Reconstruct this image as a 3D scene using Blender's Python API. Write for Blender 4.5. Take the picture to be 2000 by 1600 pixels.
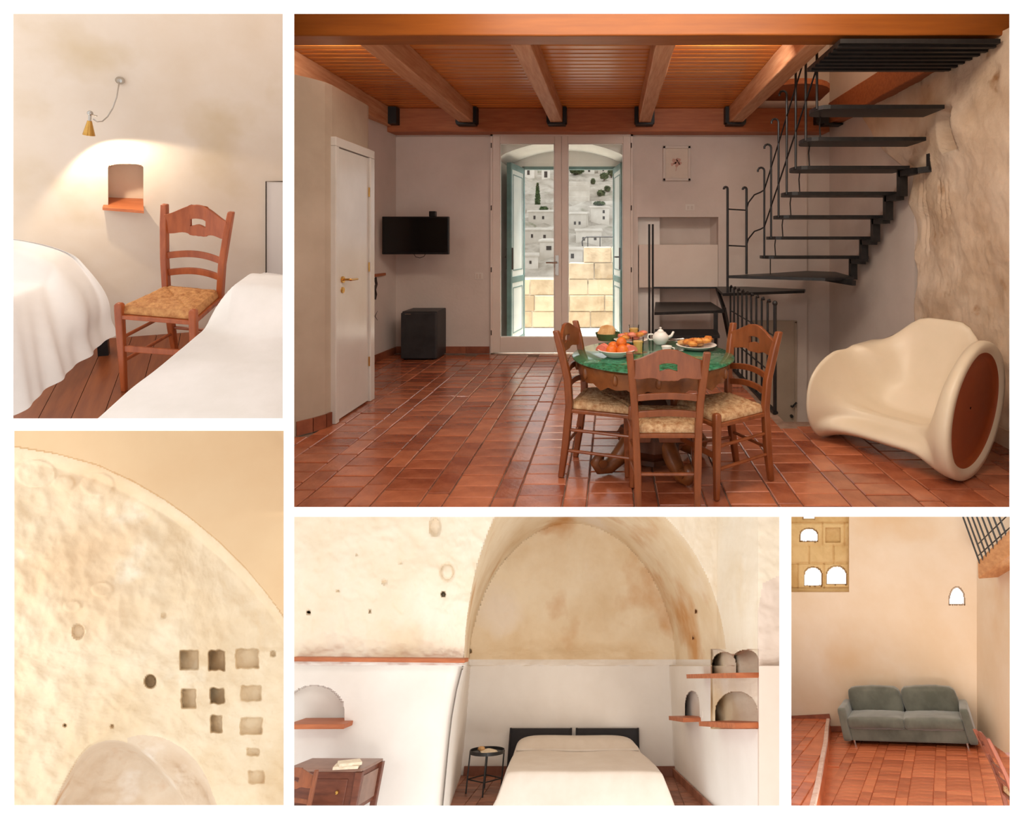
import bpy, math, random
from mathutils import Vector, Matrix, noise
random.seed(7)
R = math.radians
V = Vector
scene = bpy.context.scene
for o in list(bpy.data.objects):
    bpy.data.objects.remove(o)

# ------------------------------------------------------------------ camera
W, H, F = 2000.0, 1600.0, 1080.0          # frame and focal length in pixels
PX, PY = 1196.0, 472.0                    # vanishing point of the dining room
EYE = 1.39                                # eye height over the dining room floor
cam_d = bpy.data.cameras.new('camera')
cam = bpy.data.objects.new('camera', cam_d)
scene.collection.objects.link(cam)
cam.location = (0, 0, EYE)
cam.rotation_euler = (R(90), 0, 0)
cam_d.sensor_fit = 'HORIZONTAL'
cam_d.sensor_width = 36.0
cam_d.lens = 36.0 * F / W
cam_d.shift_x = (W / 2 - PX) / W
cam_d.shift_y = (PY - H / 2) / W
cam_d.clip_end = 500
scene.camera = cam

# ------------------------------------------------------------------ light
world = bpy.data.worlds.new('world')
scene.world = world
world.use_nodes = True
wb = world.node_tree.nodes['Background']
wb.inputs[0].default_value = (1.0, 0.985, 0.96, 1)
wb.inputs[1].default_value = 1.2
scene.view_settings.view_transform = 'Standard'
scene.view_settings.look = 'None'
scene.view_settings.gamma = 1.0
scene.view_settings.exposure = 0.0
scene.view_settings.use_curve_mapping = False

def area_light(name, loc, target, sx, sy, watts, color, spread=180):
    d = bpy.data.lights.new(name, 'AREA')
    d.shape = 'RECTANGLE'; d.size = sx; d.size_y = sy
    d.energy = watts; d.color = color; d.spread = R(spread)
    o = bpy.data.objects.new(name, d)
    scene.collection.objects.link(o)
    o.location = loc
    o.rotation_euler = (V(target) - V(loc)).to_track_quat('-Z', 'Y').to_euler()
    return o

# ------------------------------------------------------------------ rooms
def ray(x, y):
    return V(((x - PX) / F, 1.0, -(y - PY) / F))

class Room:
    """A room with its own floor: local z = 0 is the floor, the eye stands at (0, 0, h)."""
    def __init__(s, rot, h):
        s.R = rot; s.h = h; s.eye = V((0, 0, h))
        s.M = Matrix.Translation((0, 0, EYE)) @ rot.to_4x4() @ Matrix.Translation((0, 0, -h))
        s.Ri = rot.transposed()
    def dir(s, x, y):
        return s.Ri @ ray(x, y)
    def onz(s, x, y, z=0.0):
        d = s.dir(x, y); return s.eye + d * ((z - s.h) / d.z)
    def ony(s, x, y, Y):
        d = s.dir(x, y); return s.eye + d * (Y / d.y)
    def onx(s, x, y, X):
        d = s.dir(x, y); return s.eye + d * (X / d.x)
    def onp(s, x, y, p, n, off=0.0):
        d = s.dir(x, y); n = V(n)
        return s.eye + d * (n.dot(V(p) + n * off - s.eye) / n.dot(d))

def rz(a): return Matrix.Rotation(R(a), 3, 'Z')
def rx(a): return Matrix.Rotation(R(a), 3, 'X')
A = Room(Matrix.Identity(3), EYE)                     # dining room
BS = 1.15
B = Room(rz(34) @ rx(17), 1.784 * BS)                      # twin bedroom
C = Room(rz(34) @ rx(-28), 2.0)                       # plastered rock wall
D = Room(rx(-34), 2.29)                               # vaulted bedroom
RE = Matrix(((0.8844, 0.4622, -0.0652), (-0.3611, 0.7660, 0.5318), (0.2957, -0.4468, 0.8443))).normalized()
SOFA = RE.transposed() @ V((4.607, 8.567, -7.843))
E = Room(RE, -SOFA.z)                                 # living room with the sofa

# added fill lights for the rooms, set out of view
def room_fill(name, room, loc, tgt, sx, sy, w, c):
    return area_light(name, room.M @ V(loc), room.M @ V(tgt), sx, sy, w, c)

# ------------------------------------------------------------------ objects
def link(o):
    scene.collection.objects.link(o); return o

def put(o, room, loc=(0, 0, 0), rot=0.0, scale=(1, 1, 1)):
    o.matrix_world = room.M @ Matrix.Translation(V(loc)) @ Matrix.Rotation(R(rot), 4, 'Z') @ Matrix.Diagonal((*scale, 1))
    return o

def tag(o, label, cat, group=None):
    o['label'] = label; o['category'] = cat
    if group: o['group'] = group
    return o

def thing(name, label, cat, room, loc=(0, 0, 0), rot=0.0, group=None, scale=(1, 1, 1)):
    o = link(bpy.data.objects.new(name, None))
    o.empty_display_size = 0.1
    put(o, room, loc, rot, scale)
    return tag(o, label, cat, group)

def copy_tree(o, parent=None):
    c = o.copy(); link(c)
    if parent is not None: c.parent = parent
    for ch in o.children:
        copy_tree(ch, c)
    return c

class MB:
    """Collects faces for one mesh."""
    def __init__(s): s.v = []; s.f = []; s.m = []; s.mi = 0
    def face(s, pts):
        n = len(s.v); s.v += [tuple(p) for p in pts]; s.f.append(tuple(range(n, n + len(pts)))); s.m.append(s.mi)
    def idx(s, vs, fs):
        n = len(s.v); s.v += [tuple(p) for p in vs]
        for f in fs: s.f.append(tuple(i + n for i in f)); s.m.append(s.mi)
        return s
    def box(s, a, b):
        x0, x1 = sorted((a[0], b[0])); y0, y1 = sorted((a[1], b[1])); z0, z1 = sorted((a[2], b[2]))
        vs = [(x0, y0, z0), (x1, y0, z0), (x1, y1, z0), (x0, y1, z0), (x0, y0, z1), (x1, y0, z1), (x1, y1, z1), (x0, y1, z1)]
        return s.idx(vs, BOXF)
    def hexa(s, vs): return s.idx(vs, BOXF)       # 4 bottom, 4 top
    def bar(s, p, q, w, h, up=(0, 0, 1), w2=None, h2=None):
        p = V(p); q = V(q); d = (q - p).normalized(); u = V(up)
        if abs(d.dot(u)) > 0.98: u = V((0, 1, 0))
        sx = d.cross(u).normalized(); sz = sx.cross(d)
        w2 = w if w2 is None else w2; h2 = h if h2 is None else h2
        def ring(c, w, h): return [c - sx * w / 2 - sz * h / 2, c + sx * w / 2 - sz * h / 2, c + sx * w / 2 + sz * h / 2, c - sx * w / 2 + sz * h / 2]
        a = ring(p, w, h); b = ring(q, w2, h2)
        return s.idx(a + b, [(0, 1, 2, 3)[::-1], (4, 5, 6, 7), (0, 1, 5, 4), (1, 2, 6, 5), (2, 3, 7, 6), (3, 0, 4, 7)])
    def tube(s, path, r, seg=8, caps=True):
        path = [V(p) for p in path]; n = len(path)
        rs = r if isinstance(r, (list, tuple)) else [r] * n
        t0 = (path[1] - path[0]).normalized()
        u = V((0, 0, 1)) if abs(t0.z) < 0.9 else V((1, 0, 0))
        u = (u - t0 * u.dot(t0)).normalized(); vs = []
        for i, p in enumerate(path):
            t = (path[min(i + 1, n - 1)] - path[max(i - 1, 0)]).normalized()
            u = (u - t * u.dot(t)).normalized(); w = t.cross(u)
            for k in range(seg):
                a = 2 * math.pi * k / seg
                vs.append(p + (u * math.cos(a) + w * math.sin(a)) * rs[i])
        fs = [(i * seg + k, i * seg + (k + 1) % seg, (i + 1) * seg + (k + 1) % seg, (i + 1) * seg + k) for i in range(n - 1) for k in range(seg)]
        if caps: fs += [tuple(range(seg))[::-1], tuple((n - 1) * seg + k for k in range(seg))]
        return s.idx(vs, fs)
    def lathe(s, prof, c=(0, 0, 0), seg=24, axis=None, fn=None):
        c = V(c); ax = V(axis).normalized() if axis else V((0, 0, 1))
        u = ax.orthogonal().normalized() if axis else V((1, 0, 0)); w = ax.cross(u)
        vs = []
        for r, z in prof:
            for k in range(seg):
                a = 2 * math.pi * k / seg
                rr = r * (fn(a, z) if fn else 1)
                vs.append(c + (u * math.cos(a) + w * math.sin(a)) * rr + ax * z)
        n = len(prof)
        fs = [(i * seg + k, i * seg + (k + 1) % seg, (i + 1) * seg + (k + 1) % seg, (i + 1) * seg + k) for i in range(n - 1) for k in range(seg)]
        if prof[0][0] > 1e-4: fs.append(tuple(range(seg))[::-1])
        if prof[-1][0] > 1e-4: fs.append(tuple((n - 1) * seg + k for k in range(seg)))
        return s.idx(vs, fs)
    def prism(s, poly, vec):
        n = len(poly); a = [V(p) for p in poly]; b = [p + V(vec) for p in a]
        return s.idx(a + b, [tuple(range(n)), tuple(range(2 * n - 1, n - 1, -1))] + [((i + 1) % n, i, n + i, n + (i + 1) % n) for i in range(n)])
    def grid(s, rows, mat=None, close=False):
        m = len(rows[0]); vs = [p for r in rows for p in r]
        fs = []
        for i in range(len(rows) - 1):
            for k in range(m if close else m - 1):
                fs.append((i * m + k, i * m + (k + 1) % m, (i + 1) * m + (k + 1) % m, (i + 1) * m + k))
        return s.idx(vs, fs)
    def blob(s, c, r, seg=12, rings=8, sc=(1, 1, 1), nz=0.0, ns=3.0):
        c = V(c); vs = []
        for i in range(rings + 1):
            th = math.pi * i / rings
            for k in range(seg):
                a = 2 * math.pi * k / seg
                d = V((math.sin(th) * math.cos(a), math.sin(th) * math.sin(a), math.cos(th)))
                q = r * (1 + nz * noise.noise(d * ns + c * 3.1))
                vs.append(c + V((d.x * sc[0], d.y * sc[1], d.z * sc[2])) * q)
        fs = [(i * seg + k, (i + 1) * seg + k, (i + 1) * seg + (k + 1) % seg, i * seg + (k + 1) % seg) for i in range(rings) for k in range(seg)]
        return s.idx(vs, fs)
    def mesh(s, name, mats):
        me = bpy.data.meshes.new(name)
        me.from_pydata([tuple(v) for v in s.v], [], s.f)
        for m in (mats if isinstance(mats, (list, tuple)) else [mats]): me.materials.append(m)
        if any(s.m): me.polygons.foreach_set('material_index', s.m)
        me.validate(); me.update()
        return me
    def build(s, name, mats, parent=None, off=None, smooth=False, bevel=0, sub=0, fix=True, weld=False):
        if off is not None:
            off = V(off); s.v = [tuple(V(v) - off) for v in s.v]
        me = s.mesh(name, mats)
        if fix or weld:
            import bmesh
            bm = bmesh.new(); bm.from_mesh(me)
            if weld: bmesh.ops.remove_doubles(bm, verts=bm.verts, dist=1e-5)
            if fix: bmesh.ops.recalc_face_normals(bm, faces=bm.faces)
            bm.to_mesh(me); bm.free()
        if smooth:
            me.polygons.foreach_set('use_smooth', [True] * len(me.polygons))
            if smooth != 'all' and hasattr(me, 'set_sharp_from_angle'): me.set_sharp_from_angle(angle=R(40))
        o = link(bpy.data.objects.new(name, me))
        if parent is not None: o.parent = parent
        if bevel:
            b = o.modifiers.new('bevel', 'BEVEL'); b.width = bevel; b.segments = 2; b.limit_method = 'ANGLE'; b.angle_limit = R(40)
        if sub:
            m = o.modifiers.new('sub', 'SUBSURF'); m.levels = sub; m.render_levels = sub
        return o
BOXF = [(0, 3, 2, 1), (4, 5, 6, 7), (0, 1, 5, 4), (1, 2, 6, 5), (2, 3, 7, 6), (3, 0, 4, 7)]

def part(name, mb, mat, parent, **k):
    return mb.build(name, mat, parent, **k)

def solo(name, mb, mat, label, cat, room, loc, group=None, absolute=True, **k):
    """a thing that is one mesh; geometry in room coordinates, origin moved to loc"""
    o = mb.build(name, mat, None, off=loc if absolute else None, **k)
    put(o, room, loc); return tag(o, label, cat, group)

def struct(name, mb, mat, room, parent=None, label=None, **k):
    o = mb.build(name, mat, parent, **k)
    if parent is None:
        put(o, room); o['kind'] = 'structure'
        if label: o['label'] = label
    return o

def trim(o, op, m=7.0, ynear=2.10):
    """cut an object and its parts off at the partition walls beside its opening"""
    import bmesh
    x0, y0, x1, y1 = op
    todo = [o] + list(o.children)
    for q in todo:
        if q.type != 'MESH' or q.name.split('.')[0] == 'tile': continue
        Mw = o.matrix_world if q is o else o.matrix_world @ q.matrix_basis
        bm = bmesh.new(); bm.from_mesh(q.data); bm.transform(Mw)
        e = V((0, 0, EYE))
        for co, no in ((e, (1, -(x0 - m - PX) / F, 0)), (e, (-1, (x1 + m - PX) / F, 0)), (e, (0, -(y0 - m - PY) / F, -1)), (e, (0, (y1 + m - PY) / F, 1)), (V((0, ynear, 0)), (0, 1, 0))):
            bmesh.ops.bisect_plane(bm, geom=bm.verts[:] + bm.edges[:] + bm.faces[:], plane_co=co, plane_no=no, clear_inner=True)
        bm.transform(Mw.inverted()); bm.to_mesh(q.data); bm.free()
    return o

def lerp(a, b, t): return a + (b - a) * t
def clamp(t): return 0.0 if t < 0 else 1.0 if t > 1 else t
def sstep(t): t = clamp(t); return t * t * (3 - 2 * t)
def interp(x, pts):
    if x <= pts[0][0]: return pts[0][1]
    for (a, b), (c, d) in zip(pts, pts[1:]):
        if x <= c: return b + (d - b) * (x - a) / (c - a)
    return pts[-1][1]
def frange(a, b, st):
    n = max(1, int(round((b - a) / st))); return [a + (b - a) * i / n for i in range(n + 1)]
def fbm(p, s, o=4):
    return noise.fractal(V(p) * s, 1.0, 2.0, o)
# ------------------------------------------------------------------ materials
def lin(c):
    return tuple((x / 255 / 12.92 if x / 255 <= 0.04045 else ((x / 255 + 0.055) / 1.055) ** 2.4) for x in c) + (1,)

def mat(name, c1, c2=None, rough=0.6, scale=6.0, detail=6.0, bump=0.0, bscale=None, stretch=None, spec=0.5,
        metal=0.0, coat=0.0, rand=0.0, contrast=(0.35, 0.65), extra=None, wave=None, emit=None, bdist=0.01, sub=0.0):
    m = bpy.data.materials.new(name); m.use_nodes = True
    nt = m.node_tree; N = nt.nodes; L = nt.links
    bs = N['Principled BSDF']
    bs.inputs['Roughness'].default_value = rough
    bs.inputs['Metallic'].default_value = metal
    bs.inputs['Specular IOR Level'].default_value = spec
    bs.inputs['Coat Weight'].default_value = coat
    bs.inputs['Coat Roughness'].default_value = 0.15
    if sub: bs.inputs['Sheen Weight'].default_value = sub
    tc = N.new('ShaderNodeTexCoord'); src = tc.outputs['Object']
    if stretch:
        mp = N.new('ShaderNodeMapping'); mp.inputs['Scale'].default_value = stretch
        L.new(src, mp.inputs[0]); src = mp.outputs[0]
    c2 = c2 or c1
    nz = N.new('ShaderNodeTexNoise'); nz.inputs['Scale'].default_value = scale; nz.inputs['Detail'].default_value = detail
    nz.inputs['Roughness'].default_value = 0.6
    L.new(src, nz.inputs['Vector'])
    fac = nz.outputs['Fac']
    if wave:
        wv = N.new('ShaderNodeTexWave'); wv.wave_type = 'BANDS'; wv.bands_direction = wave[0]
        wv.inputs['Scale'].default_value = wave[1]; wv.inputs['Distortion'].default_value = wave[2]
        wv.inputs['Detail'].default_value = 3.0; wv.inputs['Detail Scale'].default_value = 1.5
        L.new(src, wv.inputs['Vector'])
        mx = N.new('ShaderNodeMath'); mx.operation = 'MULTIPLY_ADD'; mx.inputs[1].default_value = wave[3]
        L.new(wv.outputs['Fac'], mx.inputs[0]); 
        m2 = N.new('ShaderNodeMath'); m2.operation = 'MULTIPLY'; m2.inputs[1].default_value = 1 - wave[3]
        L.new(fac, m2.inputs[0]); L.new(m2.outputs[0], mx.inputs[2]); fac = mx.outputs[0]
    if rand:
        oi = N.new('ShaderNodeObjectInfo'); ge = N.new('ShaderNodeNewGeometry')
        ad = N.new('ShaderNodeMath'); ad.operation = 'ADD'; L.new(oi.outputs['Random'], ad.inputs[0]); L.new(ge.outputs['Random Per Island'], ad.inputs[1])
        fr = N.new('ShaderNodeMath'); fr.operation = 'FRACT'; L.new(ad.outputs[0], fr.inputs[0])
        mr = N.new('ShaderNodeMath'); mr.operation = 'MULTIPLY_ADD'; mr.inputs[1].default_value = rand; mr.inputs[2].default_value = -rand / 2
        L.new(fr.outputs[0], mr.inputs[0])
        a2 = N.new('ShaderNodeMath'); a2.operation = 'ADD'; L.new(fac, a2.inputs[0]); L.new(mr.outputs[0], a2.inputs[1]); fac = a2.outputs[0]
    cr = N.new('ShaderNodeValToRGB')
    cr.color_ramp.elements[0].position = contrast[0]; cr.color_ramp.elements[1].position = contrast[1]
    cr.color_ramp.elements[0].color = lin(c1); cr.color_ramp.elements[1].color = lin(c2)
    L.new(fac, cr.inputs[0]); col = cr.outputs[0]
    if extra:      # (colour, scale, lo, hi): patches of another colour
        for (c3, s3, lo, hi) in extra:
            n3 = N.new('ShaderNodeTexNoise'); n3.inputs['Scale'].default_value = s3; n3.inputs['Detail'].default_value = 5
            L.new(src, n3.inputs['Vector'])
            r3 = N.new('ShaderNodeMapRange'); r3.inputs[1].default_value = lo; r3.inputs[2].default_value = hi
            L.new(n3.outputs['Fac'], r3.inputs[0])
            mi = N.new('ShaderNodeMix'); mi.data_type = 'RGBA'; mi.inputs['B'].default_value = lin(c3)
            L.new(r3.outputs[0], mi.inputs['Factor']); L.new(col, mi.inputs['A']); col = mi.outputs['Result']
    L.new(col, bs.inputs['Base Color'])
    if bump:
        nb = N.new('ShaderNodeTexNoise'); nb.inputs['Scale'].default_value = bscale or scale * 4; nb.inputs['Detail'].default_value = 6
        L.new(src, nb.inputs['Vector'])
        bp = N.new('ShaderNodeBump'); bp.inputs['Strength'].default_value = bump; bp.inputs['Distance'].default_value = bdist
        L.new(nb.outputs['Fac'], bp.inputs['Height']); L.new(bp.outputs[0], bs.inputs['Normal'])
    if emit:
        bs.inputs['Emission Color'].default_value = lin(emit[0]); bs.inputs['Emission Strength'].default_value = emit[1]
    return m

def glass(name, tint=(1, 1, 1), ior=1.45, rough=0.0):
    m = bpy.data.materials.new(name); m.use_nodes = True
    nt = m.node_tree; N = nt.nodes; L = nt.links; N.remove(N['Principled BSDF'])
    t = N.new('ShaderNodeBsdfTransparent'); t.inputs[0].default_value = (*tint, 1)
    g = N.new('ShaderNodeBsdfGlossy'); g.inputs['Roughness'].default_value = rough
    fr = N.new('ShaderNodeFresnel'); fr.inputs[0].default_value = ior
    mx = N.new('ShaderNodeMixShader'); L.new(fr.outputs[0], mx.inputs[0]); L.new(t.outputs[0], mx.inputs[1]); L.new(g.outputs[0], mx.inputs[2])
    L.new(mx.outputs[0], N['Material Output'].inputs[0])
    return m

M = {}
M['front'] = mat('front_white', (254, 254, 254), rough=0.9, spec=0.0)
M['plaster'] = mat('dining_plaster', (216, 202, 192), (228, 214, 205), rough=0.9, scale=1.3, bump=0.15, bscale=30, spec=0.2)
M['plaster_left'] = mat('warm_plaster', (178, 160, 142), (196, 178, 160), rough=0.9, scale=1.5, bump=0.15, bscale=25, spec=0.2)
M['rough_wall'] = mat('rough_stone_plaster', (206, 176, 146), (236, 212, 186), rough=0.95, scale=2.2, detail=10, bump=0.7, bscale=22, spec=0.15,
                      extra=[((170, 124, 84), 4.5, 0.62, 0.74), ((232, 214, 196), 1.2, 0.5, 0.75)])
M['tile'] = mat('terracotta_tile', (146, 72, 44), (202, 120, 82), rough=0.24, scale=5, bump=0.25, bscale=35, rand=0.42, contrast=(0.25, 0.75), coat=0.6,
                extra=[((112, 66, 52), 2.2, 0.6, 0.8)])
M['tile_warm'] = mat('terracotta_tile_warm', (166, 78, 40), (206, 112, 68), rough=0.4, scale=5, bump=0.2, bscale=30, rand=0.5, contrast=(0.25, 0.75), coat=0.1)
M['grout'] = mat('grout', (120, 92, 76), (160, 130, 112), rough=0.9, scale=9)
M['skirt'] = mat('terracotta_skirting', (124, 66, 44), (160, 92, 64), rough=0.5, scale=6, rand=0.4)
M['plank'] = mat('ceiling_plank_wood', (186, 96, 30), (228, 146, 68), rough=0.3, scale=3, stretch=(0.6, 9, 9), rand=0.3, coat=0.2, contrast=(0.2, 0.8))
M['beam_front'] = mat('amber_beam_wood', (140, 72, 12), (172, 96, 24), rough=0.45, scale=3, stretch=(0.5, 6, 7), contrast=(0.25, 0.8))
M['beam'] = mat('beam_wood', (184, 116, 72), (224, 168, 126), rough=0.6, scale=4, stretch=(8, 0.7, 8), bump=0.3, bscale=12, contrast=(0.25, 0.75))
M['beam_dark'] = mat('wall_beam_wood', (156, 82, 42), (190, 112, 66), rough=0.55, scale=4, stretch=(0.7, 8, 8), bump=0.2, contrast=(0.25, 0.75))
M['iron'] = mat('black_iron', (26, 25, 26), (40, 38, 38), rough=0.42, scale=20, spec=0.5)
M['bracket'] = mat('black_bracket', (22, 20, 20), (32, 30, 30), rough=0.5, spec=0.4)
M['doorpaint'] = mat('door_paint', (226, 210, 198), (234, 220, 208), rough=0.45, scale=2, spec=0.4)
M['doorleaf'] = mat('glossy_door_paint', (212, 204, 196), (226, 220, 214), rough=0.22, scale=1.2, spec=0.6)
M['hingem'] = mat('dark_hinge', (60, 50, 44), rough=0.5, metal=0.6)
M['brass'] = mat('brass', (190, 140, 70), (214, 168, 92), rough=0.25, metal=1.0, scale=8)
M['chrome'] = mat('chrome', (190, 186, 180), rough=0.2, metal=1.0)
M['glass'] = glass('window_glass', (0.97, 0.98, 0.98))
M['reveal'] = mat('white_reveal', (232, 228, 222), (244, 240, 234), rough=0.9, scale=2)
M['teal'] = mat('teal_paint', (78, 112, 112), (104, 140, 138), rough=0.5, scale=4)
M['shutter'] = mat('shutter_panel', (198, 206, 204), (216, 220, 216), rough=0.5, scale=3)
M['limestone'] = mat('limestone_block', (166, 148, 122), (198, 182, 156), rough=0.95, scale=4, bump=0.5, bscale=25, rand=0.3, extra=[((120, 108, 90), 2.6, 0.6, 0.85)])
M['terrace'] = mat('terrace_stone', (228, 220, 206), (240, 234, 222), rough=0.9, scale=5)
M['hill'] = mat('hillside_rock', (160, 150, 136), (214, 207, 195), rough=1, scale=0.6, detail=12, bump=0.6, bscale=1.5, contrast=(0.3, 0.7), extra=[((110, 116, 84), 0.5, 0.62, 0.75)], bdist=0.4)
M['house'] = mat('tufa_house', (204, 196, 184), (232, 226, 216), rough=1, scale=0.7, detail=10, rand=0.3)
M['dark'] = mat('dark_opening', (64, 58, 54), rough=0.9)
M['leaf'] = mat('foliage', (44, 66, 36), (96, 116, 66), rough=0.8, scale=3)
M['black'] = mat('black_plastic', (20, 20, 21), (28, 28, 29), rough=0.35, spec=0.4)
M['screen'] = mat('tv_screen', (14, 14, 15), (18, 18, 19), rough=0.12, spec=0.5)
M['fridge'] = mat('fridge_grey', (46, 46, 48), (58, 58, 60), rough=0.45, spec=0.4)
M['wood'] = mat('chair_wood', (116, 58, 26), (154, 84, 44), rough=0.35, scale=5, stretch=(5, 5, 1.2), coat=0.2, contrast=(0.25, 0.75))
M['wood_b'] = mat('cherry_chair_wood', (142, 64, 28), (186, 98, 52), rough=0.35, scale=5, stretch=(5, 5, 1.2), coat=0.15, contrast=(0.25, 0.75))
M['rush'] = mat('rush_weave', (164, 108, 60), (222, 186, 142), rough=0.7, scale=40, detail=4, bump=0.5, bscale=160, contrast=(0.3, 0.7))
M['rush_b'] = mat('rush_weave_light', (176, 112, 62), (222, 164, 104), rough=0.7, scale=40, detail=4, bump=0.5, bscale=160, contrast=(0.3, 0.7))
M['carved'] = mat('carved_walnut', (92, 48, 22), (150, 90, 44), rough=0.4, scale=9, coat=0.2, contrast=(0.25, 0.75))
M['carved_dark'] = mat('dark_walnut', (54, 28, 16), (92, 50, 28), rough=0.35, scale=9, coat=0.2)
M['greenglass'] = mat('green_glass_top', (18, 92, 60), (72, 150, 112), rough=0.08, scale=38, detail=3, spec=0.8, coat=0.6, contrast=(0.35, 0.7))
M['china'] = mat('white_china', (236, 230, 222), rough=0.25, spec=0.5)
M['orange'] = mat('orange_peel', (214, 96, 24), (232, 126, 40), rough=0.4, scale=20, bump=0.1)
M['peach'] = mat('peach_skin', (206, 106, 66), (232, 150, 98), rough=0.5, scale=12)
M['melon'] = mat('melon_flesh', (214, 104, 84), (232, 144, 116), rough=0.4, scale=10)
M['bread'] = mat('bread', (190, 136, 80), (226, 184, 130), rough=0.9, scale=16, bump=0.3)
M['pastry'] = mat('pastry', (186, 92, 30), (230, 160, 70), rough=0.5, scale=24, bump=0.4)
M['juice'] = mat('juice', (246, 202, 110), rough=0.1, spec=0.6)
M['tumbler'] = glass('tumbler_glass', (0.97, 0.98, 0.98), 1.15)
M['cream'] = mat('cream_shell', (226, 208, 180), (232, 214, 188), rough=0.35, scale=3, spec=0.45)
M['amber'] = mat('amber_inside', (150, 66, 20), (168, 80, 28), rough=0.5, scale=2)
M['paper'] = mat('print_paper', (222, 206, 190), (230, 214, 198), rough=0.8, scale=5)
M['frame'] = mat('pale_frame', (214, 200, 188), rough=0.5)
M['pink'] = mat('faded_pink', (206, 156, 140), (218, 178, 162), rough=0.9, scale=40)
M['switch'] = mat('switch_plate', (226, 216, 206), rough=0.4)
M['cable'] = mat('dark_cable', (60, 48, 42), rough=0.6)
# twin bedroom
M['b_wall'] = mat('bedroom_lime_plaster', (224, 206, 186), (234, 221, 208), rough=0.95, scale=1.1, bump=0.12, bscale=14, spec=0.1, extra=[((216, 196, 168), 1.7, 0.58, 0.74)])
M['b_sheet'] = mat('white_cotton', (232, 228, 226), (240, 236, 234), rough=0.9, scale=4, spec=0.1, sub=0.3)
M['b_stripe'] = mat('ribbed_white_cotton', (228, 222, 216), (238, 232, 228), rough=0.9, scale=3, spec=0.1, sub=0.3)
M['b_floor'] = mat('wood_floorboard', (112, 54, 28), (152, 84, 46), rough=0.3, scale=4, stretch=(9, 0.8, 9), rand=0.25, contrast=(0.2, 0.8))
M['sill'] = mat('niche_sill_wood', (176, 92, 50), (204, 122, 74), rough=0.5, scale=6, stretch=(0.8, 6, 6))
M['b_door'] = mat('white_panel', (228, 222, 218), rough=0.5)
# rock wall and vault
M['c_rock'] = mat('limewashed_rock', (226, 202, 168), (240, 224, 198), rough=1, scale=1.6, detail=9, bump=0.5, bscale=9, spec=0.05, extra=[((228, 198, 162), 0.9, 0.55, 0.75), ((240, 228, 206), 2.3, 0.62, 0.7)], bdist=0.02)
M['c_smooth'] = mat('smooth_ochre_plaster', (230, 198, 158), (236, 208, 170), rough=0.95, scale=0.8, bump=0.08, bscale=6, spec=0.1)
M['c_grey'] = mat('grey_rock', (214, 190, 164), (226, 208, 186), rough=1, scale=2, detail=9, bump=0.5, bscale=9, spec=0.05, extra=[((196, 142, 92), 2.0, 0.55, 0.68), ((236, 226, 214), 1.6, 0.58, 0.68)], bdist=0.02)
M['c_lump'] = mat('pale_lime_spot', (246, 238, 226), rough=1)
M['d_white'] = mat('white_limewash', (228, 220, 212), (238, 232, 226), rough=0.95, scale=0.6, bump=0.15, bscale=4, spec=0.1, bdist=0.02)
M['d_rock'] = mat('cream_rock', (230, 214, 190), (240, 230, 214), rough=1, scale=0.8, detail=9, bump=0.5, bscale=5, spec=0.05, extra=[((224, 200, 164), 0.5, 0.55, 0.7)], bdist=0.03)
M['d_vault'] = mat('stained_vault', (224, 200, 166), (238, 222, 196), rough=1, scale=0.9, detail=9, bump=0.45, bscale=5, spec=0.05, extra=[((204, 154, 104), 0.75, 0.55, 0.70), ((236, 222, 204), 0.6, 0.58, 0.7)], bdist=0.03)
M['d_pillar'] = mat('beige_plaster', (220, 202, 188), (228, 212, 200), rough=.95, scale=.8, spec=.1)
M['d_shelf'] = mat('shelf_wood', (160, 84, 46), (190, 110, 66), rough=0.5, scale=3, stretch=(0.6, 6, 6))
M['d_cover'] = mat('cream_coverlet', (228, 216, 204), (236, 226, 216), rough=0.95, scale=3, spec=0.1, sub=0.3)
M['d_head'] = mat('black_headboard', (26, 22, 26), (34, 30, 34), rough=0.7)
M['d_desk'] = mat('dark_desk_wood', (86, 40, 24), (128, 70, 46), rough=0.4, scale=4, stretch=(1, 6, 6), contrast=(0.25, 0.75))
M['d_desktop'] = mat('worn_desk_top', (130, 98, 84), (158, 122, 106), rough=0.35, scale=3)
M['d_floor'] = mat('brown_tile', (128, 78, 58), (164, 108, 84), rough=0.5, scale=5, rand=0.4)
M['book'] = mat('book_paper', (224, 206, 180), (240, 226, 204), rough=0.8, scale=18)
# living room
M['e_wall'] = mat('ochre_plaster', (224, 198, 168), (232, 212, 190), rough=0.95, scale=0.7, bump=0.1, bscale=6, spec=0.1, extra=[((220, 186, 148), 0.55, 0.55, 0.72)])
M['e_stone'] = mat('yellow_tufa', (196, 158, 104), (220, 188, 136), rough=1, scale=2, detail=9, bump=0.6, bscale=8, spec=0.05, rand=0.3)
M['sofa'] = mat('sage_grey_velvet', (92, 92, 80), (118, 117, 104), rough=0.85, scale=3, spec=0.2, sub=0.5)
M['e_beam'] = mat('honey_beam', (190, 124, 70), (214, 152, 98), rough=0.5, scale=3, stretch=(6, 0.8, 6))
M['edge'] = mat('worn_step_edge', (196, 158, 140), (216, 186, 170), rough=0.7, scale=8)
M['red'] = mat('red_fruit', (206, 60, 40), rough=0.4)
M['wood_e'] = mat('dark_cherry_wood', (96, 42, 20), (136, 64, 34), rough=.4, scale=5, stretch=(5, 5, 1.2), contrast=(.25, .75))
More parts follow.
